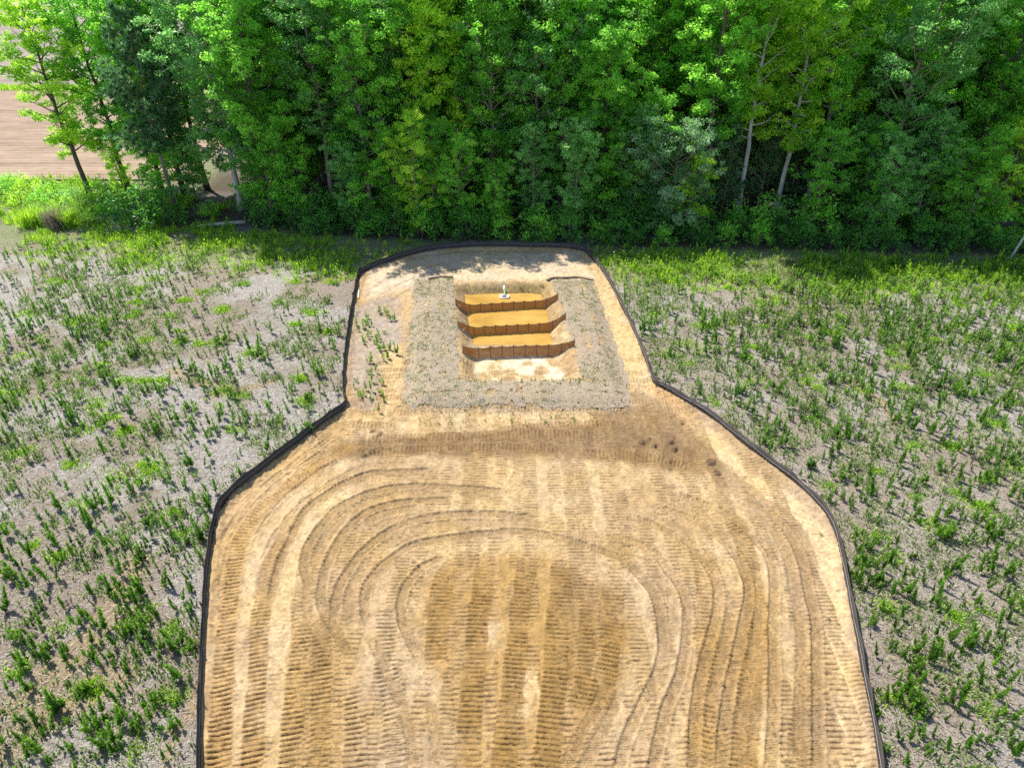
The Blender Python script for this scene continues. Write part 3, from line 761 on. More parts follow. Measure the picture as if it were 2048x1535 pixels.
# ------------------------------------------------------------------ coir baffles across the basin
def baffle(left, right, post_us, base_px, label):
    """left/right: ends on the banks (px of the foot); base_px: the foot line on the floor"""
    L = gp(*left); Rr = gp(*right)
    a = gp(*base_px[0], -0.68); b = gp(*base_px[1], -0.68)
    line, S = smooth_line(np.array([L, a, b, Rr]), 0.05)
    # straight runs, not a spline, so that the posts stand in line
    P = np.array([L, a, b, Rr]); seg = np.hypot(*np.diff(P, axis=0).T); cs = np.concatenate([[0], np.cumsum(seg)])
    def pt(s): return np.array([np.interp(s, cs, P[:, 0]), np.interp(s, cs, P[:, 1])])
    root = empty('coir_baffle', (*L, 0)); tag(root, label, 'baffle', 'coir baffles across the sediment basin')
    o0 = np.array([*L, 0.0])
    n = 9; posts = np.concatenate([[0.03], np.linspace(cs[1], cs[2], n - 2), [cs[3] - 0.5 * seg[2], cs[3] - 0.03]])
    posts = np.sort(posts); H = 0.86
    topz = []
    for s in posts:
        x, y = pt(s); e_ = min(1.0, min(s, cs[3] - s) / (0.9 * seg[2])); topz.append(float(zsite(x, y)) + H * (0.62 + 0.38 * e_))
    for i in range(len(posts) - 1):
        ss = np.linspace(posts[i], posts[i + 1], 7); V = []
        t = np.linspace(0, 1, 7)
        for sgn in (-1, 1):
            for r in range(5):
                for j, s in enumerate(ss):
                    x, y = pt(s); zb = float(zsite(x, y)) - 0.05
                    zt = topz[i] * (1 - t[j]) + topz[i + 1] * t[j] - 0.06 * math.sin(math.pi * t[j]) - 0.03
                    k_ = r / 4.0
                    V.append((x - o0[0], y + 0.03 * math.sin(math.pi * t[j]) * math.sin(math.pi * k_) + sgn * 0.006 - o0[1], zb + (zt - zb) * k_))
        F = []
        for s_ in range(2):
            for r in range(4):
                for j in range(6):
                    q0 = s_ * 35 + r * 7 + j; F.append((q0, q0 + 1, q0 + 8, q0 + 7) if s_ == 0 else (q0 + 7, q0 + 8, q0 + 1, q0))
        for j in range(6): F.append((28 + j, 29 + j, 64 + j, 63 + j))
        link('net_panel', mesh_np('net_panel', np.array(V), np.array(F), smooth=True), root, mats=[M['net']])
    for s, z in zip(posts, topz):
        x, y = pt(s); b_ = MB(); zb = float(zsite(x, y))
        b_.tube([(0, 0, zb - 0.3), (0.01, 0, zb + 0.4), (0.0, 0.01, z + 0.06)], 0.02, 6)
        o = link('post', b_.mesh('post'), root, mats=[M['post']]); o.location = (x - o0[0], y - 0.03 - o0[1], 0)
    b_ = MB(); W = []
    for i in range(len(posts) - 1):
        for t in np.linspace(0, 1, 6, endpoint=False):
            x, y = pt(posts[i] * (1 - t) + posts[i + 1] * t); W.append((x - o0[0], y - o0[1], topz[i] * (1 - t) + topz[i + 1] * t - 0.06 * math.sin(math.pi * t) - 0.02))
    b_.tube(W, 0.014, 4); link('top_wire', b_.mesh('top_wire'), root, mats=[M['post']])
baffle((911, 616), (1116, 601), None, [(940, 625), (1070, 617)], 'farthest brown coir baffle, nearest the white skimmer')
baffle((915, 661), (1131, 646), None, [(948, 671), (1078, 664)], 'middle one of the three brown coir baffles')
baffle((925, 711), (1149, 700), None, [(958, 721), (1096, 716)], 'nearest brown coir baffle, at the dry end of the basin')

# ------------------------------------------------------------------ skimmer floating by the far bank
sx, sy = gp(1009, 594, WATER_Z)
sk = empty('basin_skimmer', (sx, sy, WATER_Z)); sk.scale = (1.25, 1.25, 1.25); tag(sk, 'small white pipe skimmer floating in the muddy basin', 'skimmer')
b_ = MB()
for x in (-0.17, 0.17): b_.tube([(x, -0.2, 0.05), (x, 0.2, 0.05)], 0.035, 8)
for y in (-0.2, 0.2): b_.tube([(-0.26, y, 0.05), (0.26, y, 0.05)], 0.03, 8)
link('float_frame', b_.mesh('float_frame', True), sk, mats=[M['pvc']])
for x in (-0.26, 0.26):
    b_ = MB(); b_.tube([(x, -0.16, 0.06), (x, -0.1, 0.08), (x, 0.1, 0.08), (x, 0.16, 0.06)], [0.03, 0.045, 0.045, 0.03], 10); link('float', b_.mesh('float', True), sk, mats=[M['pvc']])
b_ = MB(); b_.box((0, -0.06, 0.04), (0.12, 0.08, 0.05)); link('intake_screen', b_.mesh('intake_screen'), sk, mats=[M['rust']])
b_ = MB(); b_.tube([(0.03, 0.1, 0.06), (-0.01, 0.55, 0.22), (-0.06, 1.15, 0.42)], [0.05, 0.045, 0.04], 8); link('arm_pipe', b_.mesh('arm_pipe', True), sk, mats=[M['pvc']])
b_ = MB(); b_.tube([(0.05, 0.16, 0.10), (0.03, 0.36, 0.20), (0.01, 0.62, 0.29)], 0.05, 6); link('strap', b_.mesh('strap'), sk, mats=[M['strap']])

# ------------------------------------------------------------------ straw erosion blankets, wattles
def quad_strip(name, parent, A, B, Cc, D, o0, lift, seed):
    """a blanket roll laid over the ground between four px corners (A-B near edge, D-C far edge)"""
    a, b, c, d = (np.array(gp(*p)) for p in (A, B, Cc, D))
    n = max(4, int(np.linalg.norm(b - a) / 0.10)); m = max(4, int(np.linalg.norm(d - a) / 0.10))
    u, v = np.meshgrid(np.linspace(0, 1, n), np.linspace(0, 1, m)); u = u.ravel(); v = v.ravel()
    P = (a * (1 - u)[:, None] + b * u[:, None]) * (1 - v)[:, None] + (d * (1 - u)[:, None] + c * u[:, None]) * v[:, None]
    ragged = 0.5 * (fbm(P[:, 0], P[:, 1], 0.7, 3, seed) - 0.5)
    edge = np.minimum(np.minimum(u, 1 - u) * n, np.minimum(v, 1 - v) * m)
    P = P + (ragged * sstep(5.0, 0.0, edge))[:, None]
    z = np.maximum.reduce([zsite(P[:, 0] + dx, P[:, 1] + dy) for dx, dy in ((0, 0), (.04, 0), (-.04, 0), (0, .04), (0, -.04), (.04, .04), (-.04, -.04))])
    z = z + lift + 0.03 * fbm(P[:, 0], P[:, 1], 0.6, 2, seed + 5) - 0.03 * (edge < 0.5)
    i, j = np.meshgrid(np.arange(n - 1), np.arange(m - 1)); i = i.ravel(); j = j.ravel()
    ec = edge[j * n + i]; keep = fbm(P[j * n + i, 0], P[j * n + i, 1], 0.45, 3, seed + 31) > np.interp(ec, [0, 1, 2.5, 4], [0.54, 0.44, 0.28, 0.0])
    i, j = i[keep], j[keep]
    me = mesh_np(name, np.column_stack([P, z]) - o0, np.stack([j * n + i, j * n + i + 1, (j + 1) * n + i + 1, (j + 1) * n + i], 1), smooth=True)
    return link(name, me, parent, mats=[M['blanket']])
def blanket(label, strips, seed):
    o0 = np.array([*gp(*strips[0][0]), 0.0]); e = empty('erosion_blanket', o0); tag(e, label, 'erosion blanket')
    for i, s in enumerate(strips): quad_strip('blanket_strip', e, *s, o0, 0.004 + 0.006 * (i % 2), seed + i)
def lerp2(p, q, t): return (p[0] + (q[0] - p[0]) * t, p[1] + (q[1] - p[1]) * t)
def split_strips(A, B, Cc, D, n):
    return [(lerp2(A, B, i / n), lerp2(A, B, (i + 1) / n + 0.012), lerp2(D, Cc, (i + 1) / n + 0.012), lerp2(D, Cc, i / n)) for i in range(n)]
blanket('pale straw erosion blanket on the bank left of the water', split_strips((806, 772), (920, 772), (906, 556), (830, 560), 3), 500)
blanket('pale straw erosion blanket on the bank right of the water', split_strips((1162, 768), (1262, 772), (1186, 562), (1102, 558), 3), 520)
blanket('wide straw erosion blanket along the dry near side of the basin', [((806, 817), (1020, 817), (1020, 792), (806, 792)), ((1017, 817), (1262, 819), (1260, 793), (1017, 792)), ((806, 794), (1040, 794), (1040, 768), (806, 768)), ((1036, 795), (1262, 796), (1258, 768), (1036, 768))], 540)
def wattle(px, label):
    P = gpl(px); L, S = smooth_line(P, 0.15); b_ = MB(); o0 = np.array([L[0, 0], L[0, 1], 0.0])
    z = zsite(L[:, 0], L[:, 1]) + 0.09
    b_.tube(np.column_stack([L, z + 0.015 * np.sin(S * 5)]) - o0, 0.10 + 0.012 * np.sin(S * 9), 8)
    tag(link('straw_wattle', b_.mesh('straw_wattle', True), None, o0, [M['wattle']]), label, 'straw wattle')
wattle([(856, 560), (880, 555), (906, 556)], 'short brown straw roll at the far edge of the left blanket')
wattle([(1094, 562), (1108, 557), (1138, 557)], 'curved brown straw roll beginning at the basin corner')
wattle([(1139, 556), (1162, 556), (1186, 562)], 'brown straw roll continuing towards the fence past the curved one')
b_ = MB(); a = gp(717, 598); b2 = gp(718, 577); b_.tube([(0, 0, 0.06), (b2[0] - a[0], b2[1] - a[1], 0.08)], 0.035, 8)
tag(link('white_pipe', b_.mesh('white_pipe'), None, (*a, float(zsite(*a))), [M['pvc']]), 'white plastic pipe lying along the fence near its upper corner', 'pipe')

# ------------------------------------------------------------------ leaves
def leaf_quads(Pc, N, size, aspect, rg, tip=None):
    """diamond leaves: centres, normals, lengths -> verts (n*4,3), faces"""
    n = len(Pc)
    r = rg.normal(size=(n, 3))
    if tip is not None: r = tip
    T = r - N * (r * N).sum(1)[:, None]; T /= np.linalg.norm(T, axis=1)[:, None] + 1e-9
    B = np.cross(N, T)
    l = (size * 0.5)[:, None]; wv = (size * aspect * 0.5)[:, None]
    V = np.stack([Pc - T * l, Pc + B * wv - T * l * 0.1 + N * wv * 0.3, Pc + T * l, Pc - B * wv - T * l * 0.1 + N * wv * 0.3], 1).reshape(-1, 3)
    return V, np.arange(n * 4).reshape(n, 4)

def unit(a): return a / (np.linalg.norm(a, axis=-1, keepdims=True) + 1e-9)

# ------------------------------------------------------------------ trees
def gen_crown(clumps, rg, per, size, up=0.85, aspect=0.62, flat=0.62):
    Pn, Nn, Sn, Tn = [], [], [], []
    for (c, r, tint) in clumps:
        n = max(6, int(per * r * r))
        d = unit(rg.normal(size=(n, 3)))
        rad = r * rg.random(n) ** 0.45
        p = c + d * rad[:, None] * np.array([1, 1, flat])
        nn = unit(d * 0.25 + np.array([0, 0, up * 0.7]) + rg.normal(size=(n, 3)) * 0.62)
        Pn.append(p); Nn.append(nn); Sn.append(size * (0.65 + 0.7 * rg.random(n)))
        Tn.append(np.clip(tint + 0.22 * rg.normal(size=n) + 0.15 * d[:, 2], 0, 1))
    P = np.vstack(Pn); N = np.vstack(Nn); S = np.concatenate(Sn); T = np.concatenate(Tn)
    V, F = leaf_quads(P, N, S, aspect, rg)
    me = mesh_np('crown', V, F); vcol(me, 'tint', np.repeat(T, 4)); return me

def make_tree(seed, H, lo, spread, nl, tr, per=70, size=0.27, fork=False, narrow=1.0, cr=(0.55, 1.05), density=1.0, lean=0.0):
    rg = np.random.default_rng(seed); mb = MB()
    n = 12; t = np.linspace(0, 1, n)
    sway = np.cumsum(rg.normal(size=(n, 2)) * 0.09 * H / 20, axis=0); sway -= sway[0]
    P = np.column_stack([sway[:, 0] + lean * H * t ** 1.3, sway[:, 1], t * H * 0.97])
    mb.tube(P, tr * (1.05 - 0.93 * t) * (1 + 0.5 * np.exp(-t * 30)), 7)
    clumps = []
    def trunk_at(f): return np.array([np.interp(f, t, P[:, k]) for k in range(3)])
    az = rg.random() * 6.28
    stems = [1.0]
    for i in range(nl):
        f = lo + (0.98 - lo) * (i + 0.5 * rg.random()) / nl
        az += 2.4 + rg.normal() * 0.5
        q = (f - lo) / (1 - lo)
        shape = (0.55 + 0.9 * q) if q < 0.45 else (0.955 * (1 - ((q - 0.45) / 0.62) ** 1.7) + 0.1)
        L = spread * max(0.22, shape) * (0.7 + 0.55 * rg.random())
        rise = 0.45 + 0.75 * q + 0.2 * rg.normal()
        d = np.array([math.cos(az), math.sin(az), 0.0])
        b0 = trunk_at(f); s = np.linspace(0, 1, 5)
        B = b0 + d * (L * s)[:, None] * narrow + np.array([0, 0, 1]) * (L * rise * s ** 1.25)[:, None] + rg.normal(size=(5, 3)) * 0.06 * L * s[:, None]
        r0 = tr * 0.42 * (1.05 - f) + 0.02
        mb.tube(B, r0 * (1 - 0.85 * s), 5, False)
        bt = 0.52 + 0.22 * rg.normal()
        nc = max(2, int((1.2 + L * 1.15) * density))
        for j in range(nc):
            g = 0.40 + 0.62 * (j + rg.random()) / nc
            c = np.array([np.interp(g, s, B[:, k]) for k in range(3)])
            side = unit(rg.normal(size=3)) * np.array([1, 1, 0.6]) * (L * 0.22 + 0.3)
            e = c + side
            if rg.random() < 0.7: mb.tube(np.array([c, (c + e) / 2 + rg.normal(size=3) * 0.05, e]), [r0 * 0.3, r0 * 0.22, 0.008], 4, False)
            r = rg.uniform(*cr)
            clumps.append((e, r, np.clip(bt + 0.12 * rg.normal(), 0.05, 0.95)))
    for i in range(3): clumps.append((P[-1] + rg.normal(size=3) * 0.45, rg.uniform(*cr) * 0.8, 0.7))
    return mb.mesh('trunk', True), gen_crown(clumps, rg, per, size)

def make_shrub(seed, H, W, n, per=85, size=0.2):
    rg = np.random.default_rng(seed); mb = MB(); clumps = []
    for i in range(n):
        a = rg.random() * 6.28; r = W * math.sqrt(rg.random()) * 0.9; zz = H * (0.12 + 0.85 * rg.random() * (1 - 0.55 * (r / W) ** 2))
        c = np.array([r * math.cos(a), r * math.sin(a), zz])
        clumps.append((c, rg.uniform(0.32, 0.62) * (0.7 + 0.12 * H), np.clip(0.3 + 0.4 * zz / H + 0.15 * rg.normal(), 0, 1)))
        if i % 3 == 0: mb.tube(np.array([[0.1 * math.cos(a), 0.1 * math.sin(a), -0.1], c * [0.5, 0.5, 0.6], c]), [0.035, 0.025, 0.008], 4, False)
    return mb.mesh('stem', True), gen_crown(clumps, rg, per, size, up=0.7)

def make_pine(seed, H, spread, nwh, lo, tr, tuft=0.42, per=46):
    rg = np.random.default_rng(seed); mb = MB()
    t = np.linspace(0, 1, 9); sway = np.cumsum(rg.normal(size=(9, 2)) * 0.05 * H / 10, axis=0); sway -= sway[0]
    P = np.column_stack([sway, t * H]); mb.tube(P, tr * (1.03 - 0.95 * t), 6)
    PC, NN, SS, TT, TI = [], [], [], [], []
    def tuft_at(c, d, tint, sc=1.0):
        n = int(per * sc); dd = unit(d * 0.75 + rg.normal(size=(n, 3)) * 0.55 + np.array([0, 0, 0.25]))
        l = tuft * sc * (0.6 + 0.6 * rg.random(n)); PC.append(c + dd * (l * 0.5)[:, None])
        TT.append(dd); NN.append(unit(np.cross(dd, rg.normal(size=(n, 3))))); SS.append(l); TI.append(np.clip(tint + 0.15 * rg.normal(size=n), 0, 1))
    for i in range(nwh):
        f = lo + (1 - lo) * (i + 0.5) / nwh; c0 = np.array([np.interp(f, t, P[:, k]) for k in range(3)])
        q = (f - lo) / (1 - lo); L = spread * (1 - 0.85 * q) * (0.8 + 0.4 * rg.random())
        for j in range(rg.integers(4, 7)):
            a = rg.random() * 6.28; d = np.array([math.cos(a), math.sin(a), 0.25 + 0.6 * q]); s = np.linspace(0, 1, 4); Lj = L * (0.7 + 0.5 * rg.random())
            B = c0 + d * (Lj * s)[:, None] + np.array([0, 0, 0.3]) * (Lj * s ** 2)[:, None]
            mb.tube(B, 0.02 + tr * 0.2 * (1 - s), 4, False); tint = 0.45 + 0.2 * rg.normal()
            for g in np.linspace(0.35, 1, max(3, int(Lj * 3.2))):
                c = np.array([np.interp(g, s, B[:, k]) for k in range(3)]) + rg.normal(size=3) * 0.16 * Lj * np.array([1, 1, 0.4]); tuft_at(c, unit(d + np.array([0, 0, 0.5])), tint)
    for g in (0.94, 0.97, 1.0): tuft_at(np.array([np.interp(g, t, P[:, k]) for k in range(3)]), np.array([0, 0, 1.0]), 0.75)
    PC = np.vstack(PC); V, F = leaf_quads(PC, np.vstack(NN), np.concatenate(SS), 0.16, rg, np.vstack(TT))
    me = mesh_np('crown', V, F); vcol(me, 'tint', np.repeat(np.concatenate(TI), 4)); return mb.mesh('trunk', True), me

PROTO = {}
for i in range(3): PROTO['tall%d' % i] = ('deciduous_tree', 'trunk', make_tree(10 + i, 23 + i, 0.30, 3.1, 44, 0.24, per=215, size=0.225, cr=(0.30, 0.74), density=2.5))
for i in range(3): PROTO['full%d' % i] = ('deciduous_tree', 'trunk', make_tree(20 + i, 19.5 + i, 0.08, 3.5, 60, 0.25, per=205, size=0.225, cr=(0.32, 0.76), density=2.3))
for i in range(3): PROTO['mid%d' % i] = ('young_tree', 'trunk', make_tree(30 + i, 11.0 + i, 0.10, 2.5, 34, 0.13, per=240, size=0.195, cr=(0.26, 0.60), density=2.5))
PROTO['oak'] = ('deciduous_tree', 'trunk', make_tree(45, 20.0, 0.21, 3.9, 56, 0.27, per=205, size=0.225, cr=(0.32, 0.76), density=2.2))
PROTO['slim'] = ('deciduous_tree', 'trunk', make_tree(41, 18.0, 0.22, 2.6, 46, 0.2, per=215, size=0.215, cr=(0.28, 0.66), density=2.2))
PROTO['broad'] = ('young_tree', 'trunk', make_tree(43, 9.0, 0.06, 3.4, 46, 0.15, per=240, size=0.185, cr=(0.28, 0.62), density=2.3))
for i in range(2): PROTO['shrub%d' % i] = ('shrub', 'stem', make_shrub(50 + i, 3.4, 1.7, 46))
PROTO['bush'] = ('shrub', 'stem', make_shrub(55, 1.9, 1.3, 34, per=110, size=0.15))
for i in range(2): PROTO['pine%d' % i] = ('pine_tree', 'trunk', make_pine(60 + i, 9.5 + i, 1.9, 13, 0.12, 0.10))
PROTO['bigpine'] = ('pine_tree', 'trunk', make_pine(66, 17.0, 3.9, 14, 0.30, 0.22, tuft=0.55, per=44))
for k, (nm, st, (a, b)) in PROTO.items():
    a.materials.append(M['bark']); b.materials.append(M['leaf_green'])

TREES = []
ANCHOR = [(182, 'the slender tree at far left'), (330, 'the long-needled pine'), (484, 'the whitish trunk'), (590, 'the leafy tree beside the whitish trunk'), (672, 'the tall grey-trunked tree'), (745, 'the bend of the fence'), (838, 'the yellow-green young tree'),
          (915, 'the broken brown trunk'), (1030, 'the straight dark trunk'), (1110, 'the thin dark trunk'), (1195, 'the right fence corner'), (1260, 'the gap left of the silvery tree'), (1338, 'the silvery tree'), (1437, 'the first bare grey trunk'), (1500, 'the second bare trunk'), (1555, 'the middle bare trunk'),
          (1610, 'the thickest bare trunk'), (1712, 'the rounded young tree'), (1770, 'the tall forked-looking tree'), (1858, 'the broad low tree'), (1915, 'the pale multi-stemmed tree'), (1965, 'the yellow-green bushy tree'), (2045, 'the tree cut by the right edge')]
TONE = {'leaf_green': 'fresh green', 'leaf_yellow': 'yellow-green', 'leaf_cool': 'grey-green', 'leaf_dark': 'dark green', 'needle': 'grey-green'}
BARKW = {'bark': 'grey-trunked', 'bark_pale': 'pale-trunked', 'bark_dark': 'dark-trunked'}
def near(x, y):
    u = proj(x, y, 3.0)[0]; return min(ANCHOR, key=lambda a: abs(a[0] - u))[1]
def plant(kind, x, y, scale, rot, leaf, bark, label, cat='tree', group=None, sxy=1.0, z=0.0):
    nm, st, (tm, cm) = PROTO[kind]
    e = empty(nm, (x, y, z)); e.rotation_euler = (0, 0, rot); e.scale = (scale * sxy, scale * sxy, scale)
    tag(e, label, cat, group)
    for n_, me, mt in ((st, tm, M[bark]), ('crown', cm, M[leaf])):
        o = bpy.data.objects.new(n_, me); COL.objects.link(o); o.parent = e
        o.material_slots[0].link = 'OBJECT'; o.material_slots[0].material = mt
    TREES.append((x, y)); return e
def plant_px(kind, u, v, *a, **k):
    x, y = gp(u, v); return plant(kind, x, y, *a, **k)

FEATURED = [
 ('full2', 322, 376, 0.86, 2.9, 'leaf_green', 'bark_dark', 'green tree behind and left of the dark long-needled pine'),
 ('tall0', 415, 378, 0.95, 1.7, 'leaf_cool', 'bark_dark', 'tall tree filling the gap between the pine and the whitish trunk'),
 ('slim', 182, 396, 1.02, 0.4, 'leaf_yellow', 'bark_dark', 'slender tree at the far left standing against the ploughed field'),
 ('bigpine', 352, 420, 0.98, 1.0, 'needle_dark', 'bark', 'dark long-needled pine among the trees at the left'),
 ('full1', 372, 392, 0.98, 2.0, 'leaf_green', 'bark_dark', 'tall leafy tree just behind the dark long-needled pine'),
 ('slim', 258, 380, 1.04, 2.2, 'leaf_green', 'bark_dark', 'green tree between the leftmost slender tree and the pine'),
 ('mid0', 250, 385, 0.55, 3.0, 'leaf_yellow', 'bark', 'small yellow-green tree below the leftmost slender tree'),
 ('mid1', 395, 402, 0.62, 5.0, 'leaf_cool', 'bark', 'small pale tree in the gap right of the pine'),
 ('oak', 484, 418, 1.04, 0.3, 'leaf_cool', 'bark_pale', 'broad grey-green tree with a whitish trunk at the wood edge'),
 ('full2', 550, 448, 0.98, 1.4, 'leaf_green', 'bark_dark', 'leafy tree with a dark trunk right of the whitish trunk'),
 ('tall0', 672, 432, 1.0, 0.2, 'leaf_cool', 'bark', 'tall cool green tree showing its grey double-looking trunk'),
 ('full1', 740, 442, 0.95, 4.0, 'leaf_green', 'bark', 'full green tree above the bend of the fence'),
 ('mid2', 838, 466, 0.80, 0.9, 'leaf_yellow', 'bark', 'yellow-green young tree behind the upper left fence corner'),
 ('mid0', 925, 462, 0.74, 1.9, 'leaf_green', 'bark', 'green young tree right of the yellow-green one'),
 ('tall1', 1030, 424, 0.96, 2.6, 'leaf_green', 'bark_dark', 'tall tree with a straight dark trunk above the basin'),
 ('tall2', 1110, 402, 0.92, 0.7, 'leaf_green', 'bark_dark', 'tall tree with a thin dark trunk right of the basin axis'),
 ('full0', 1195, 446, 0.82, 3.5, 'leaf_green', 'bark_dark', 'green tree leafy to the ground behind the right fence corner'),
 ('broad', 1338, 468, 0.98, 1.2, 'leaf_silver', 'bark', 'broad grey-green tree with silvery upper leaves'),
 ('tall0', 1290, 408, 1.0, 3.1, 'leaf_green', 'bark_dark', 'tall bright tree rising behind the silvery one'),
 ('tall2', 1437, 418, 0.96, 2.0, 'leaf_green', 'bark', 'leftmost of the tall trees with bare grey trunks'),
 ('tall1', 1474, 432, 1.0, 4.4, 'leaf_yellow', 'bark_pale', 'tall pale-trunked tree, second in the row of bare trunks'),
 ('tall0', 1548, 440, 0.97, 5.1, 'leaf_yellow', 'bark_pale', 'tall pale-trunked tree in the middle of the row of bare trunks'),
 ('tall2', 1602, 440, 1.02, 0.1, 'leaf_green', 'bark', 'thickest of the tall bare grey trunks, right end of the row'),
 ('mid1', 1712, 470, 0.78, 2.5, 'leaf_green', 'bark_dark', 'rounded green young tree right of the bare trunks'),
 ('tall1', 1760, 404, 0.96, 1.1, 'leaf_yellow', 'bark_pale', 'tall pale forked-looking tree above the rounded young tree'),
 ('broad', 1858, 474, 0.9, 3.3, 'leaf_green', 'bark_dark', 'broad low green tree between the rounded and the yellowish one'),
 ('tall0', 1905, 408, 1.0, 2.9, 'leaf_cool', 'bark_pale', 'tall tree with several pale stems near the right edge'),
 ('mid2', 1965, 478, 0.86, 0.5, 'leaf_yellow', 'bark', 'yellow-green bushy young tree near the right edge'),
 ('full2', 2042, 468, 0.9, 2.2, 'leaf_green', 'bark_dark', 'dark-footed tree cut by the right edge of the photo'),
]
for f in FEATURED: plant_px(*f, sxy=1.15 if f[0] == 'slim' else 1.0)
for i, (u, v, s) in enumerate([(768, 408, 0.85), (905, 402, 0.95), (985, 398, 1.05), (1060, 410, 0.9), (1225, 405, 0.95), (1282, 425, 1.0), (1405, 425, 1.0), (1440, 440, 0.85), (1512, 430, 1.0), (1575, 420, 1.05), (1640, 430, 0.9), (1690, 415, 0.95), (1830, 408, 1.1), (1745, 440, 0.8)]):
    plant_px('pine%d' % (i % 2), u, v, s, i * 1.3, 'needle', 'bark', '%s feathery grey-green young pine by %s' % ('tall' if s >= 1 else 'small', near(*gp(u, v))), 'pine', 'young pines in the wood')
# the wood behind
rows = [3.6, 6.6, 10.0, 14.0, 18.5, 23.5, 29.0, 35.0, 42.0]
cnt = 0
for ri, d in enumerate(rows):
    x = -36.0
    while x < 75:
        xx = x + random.uniform(-1.2, 1.2); x += 3.5 + ri * 0.28
        y = float(edge_y(xx)) + d + random.uniform(-1.3, 1.3)
        u, v, zc = proj(xx, y, 8.0)
        if u < 455 + ri * 6 or u > 2230: continue
        if min((a - xx) ** 2 + (b - y) ** 2 for a, b in TREES) < (1.7 if ri == 0 else 3.0): continue
        r = random.random()
        right = u > 1380
        if ri == 0: kind = 'mid%d' % random.randrange(3)
        else: kind = ('tall%d' if r < (0.6 if right else 0.4) else 'full%d') % random.randrange(3)
        sc = random.uniform(0.55, 0.9) if ri == 0 else random.uniform(0.88, 1.1)
        if ri in (1, 2) and right and random.random() < 0.12: continue
        if ri == 0 and 1415 < u < 1665: continue
        leaf = random.choice(['leaf_green', 'leaf_green', 'leaf_yellow', 'leaf_yellow', 'leaf_cool'] if right else ['leaf_green', 'leaf_green', 'leaf_cool', 'leaf_cool', 'leaf_yellow'])
        if ri == 0:
            lf = random.choice(['leaf_green', 'leaf_green', 'leaf_yellow', 'leaf_cool'])
            plant(kind, xx, y, sc, random.random() * 6.28, lf, 'bark', 'young %s tree at the wood edge by %s' % (TONE[lf], near(xx, y)), 'tree', 'young trees along the wood edge')
        else:
            bk = random.choice(['bark', 'bark', 'bark_dark', 'bark_pale'])
            dep = ('', 'just behind', 'two rows behind', 'three rows behind', 'deep in the wood behind', 'deep in the wood behind')[ri] if ri < 6 else 'at the far back behind'
            plant(kind, xx, y, sc, random.random() * 6.28, leaf, bk, '%s %s tree %s %s' % (TONE[leaf], BARKW[bk], dep, near(xx, y)), 'tree', 'trees inside the wood')
# undergrowth along the foot of the wood
x = -27.0
while x < 46:
    for k_ in range(2):
        xx = x + random.uniform(-0.7, 0.7); y = float(edge_y(xx)) + (0.9 if k_ == 0 else 2.9) + random.uniform(-0.5, 0.5)
        if 405 < proj(xx, y)[0] < 515 or proj(xx, y)[0] < 395 and k_ == 0: continue
        lf = random.choice(['leaf_dark', 'leaf_dark', 'leaf_green']); ss_ = random.uniform(0.6, 1.0)
        plant('shrub%d' % random.randrange(2), xx, y, ss_ * (1.0 if k_ == 0 else 1.3), random.random() * 6.28, lf, 'bark_dark', '%s %s shrub %s by %s' % ('tall' if ss_ > 0.8 else 'low', TONE[lf], 'fronting the wood' if k_ == 0 else 'just inside the wood', near(xx, y)), 'shrub', 'shrubs along the foot of the wood')
    x += 1.9
for i, (u, v, k_, s, mt, lb) in enumerate([(45, 412, 'bush', 1.0, 'leaf_yellow', 'yellowish bush just behind the tall grass clumps'), (88, 414, 'bush', 1.05, 'leaf_green', 'green bush behind the withered grass clump'), (130, 424, 'bush', 1.05, 'leaf_yellow', 'yellow-green bush between the grass clumps and the slender tree'), (185, 425, 'shrub0', 0.7, 'leaf_yellow', 'yellow-green shrub beside the foot of the slender tree'), (5, 396, 'bush', 1.25, 'leaf_green', 'green bush at the left edge before the ploughed field'), (62, 388, 'bush', 1.1, 'leaf_yellow', 'yellowish bush second from the left edge before the ploughed field'),
        (112, 398, 'bush', 1.15, 'leaf_green', 'green bush third from the left edge before the ploughed field'), (150, 408, 'bush', 1.0, 'leaf_cool', 'pale bush at the foot of the leftmost slender tree'),
        (172, 448, 'bush', 1.2, 'leaf_yellow', 'low yellow-green bush beside the tall grass clumps'), (210, 410, 'shrub0', 0.85, 'leaf_green', 'shrub between the slender tree and the vine-covered thicket'),
        (290, 452, 'shrub1', 1.55, 'leaf_dark', 'big dark vine-covered thicket at the left end of the wood'), (340, 448, 'shrub0', 1.3, 'leaf_dark', 'dark shrub joined to the vine-covered thicket'), (-40, 400, 'bush', 1.3, 'leaf_green', 'green bush cut by the left edge of the photo'),
        (236, 436, 'bush', 1.3, 'leaf_green', 'rounded green bush in front of the vine-covered thicket'), (420, 432, 'bush', 0.9, 'leaf_green', 'small bush behind the pale fallen log'), (30, 372, 'bush', 1.0, 'leaf_green', 'bush at the near border of the ploughed field')]):
    plant_px(k_, u, v, s, i * 0.9, mt, 'bark_dark', lb, 'bush')

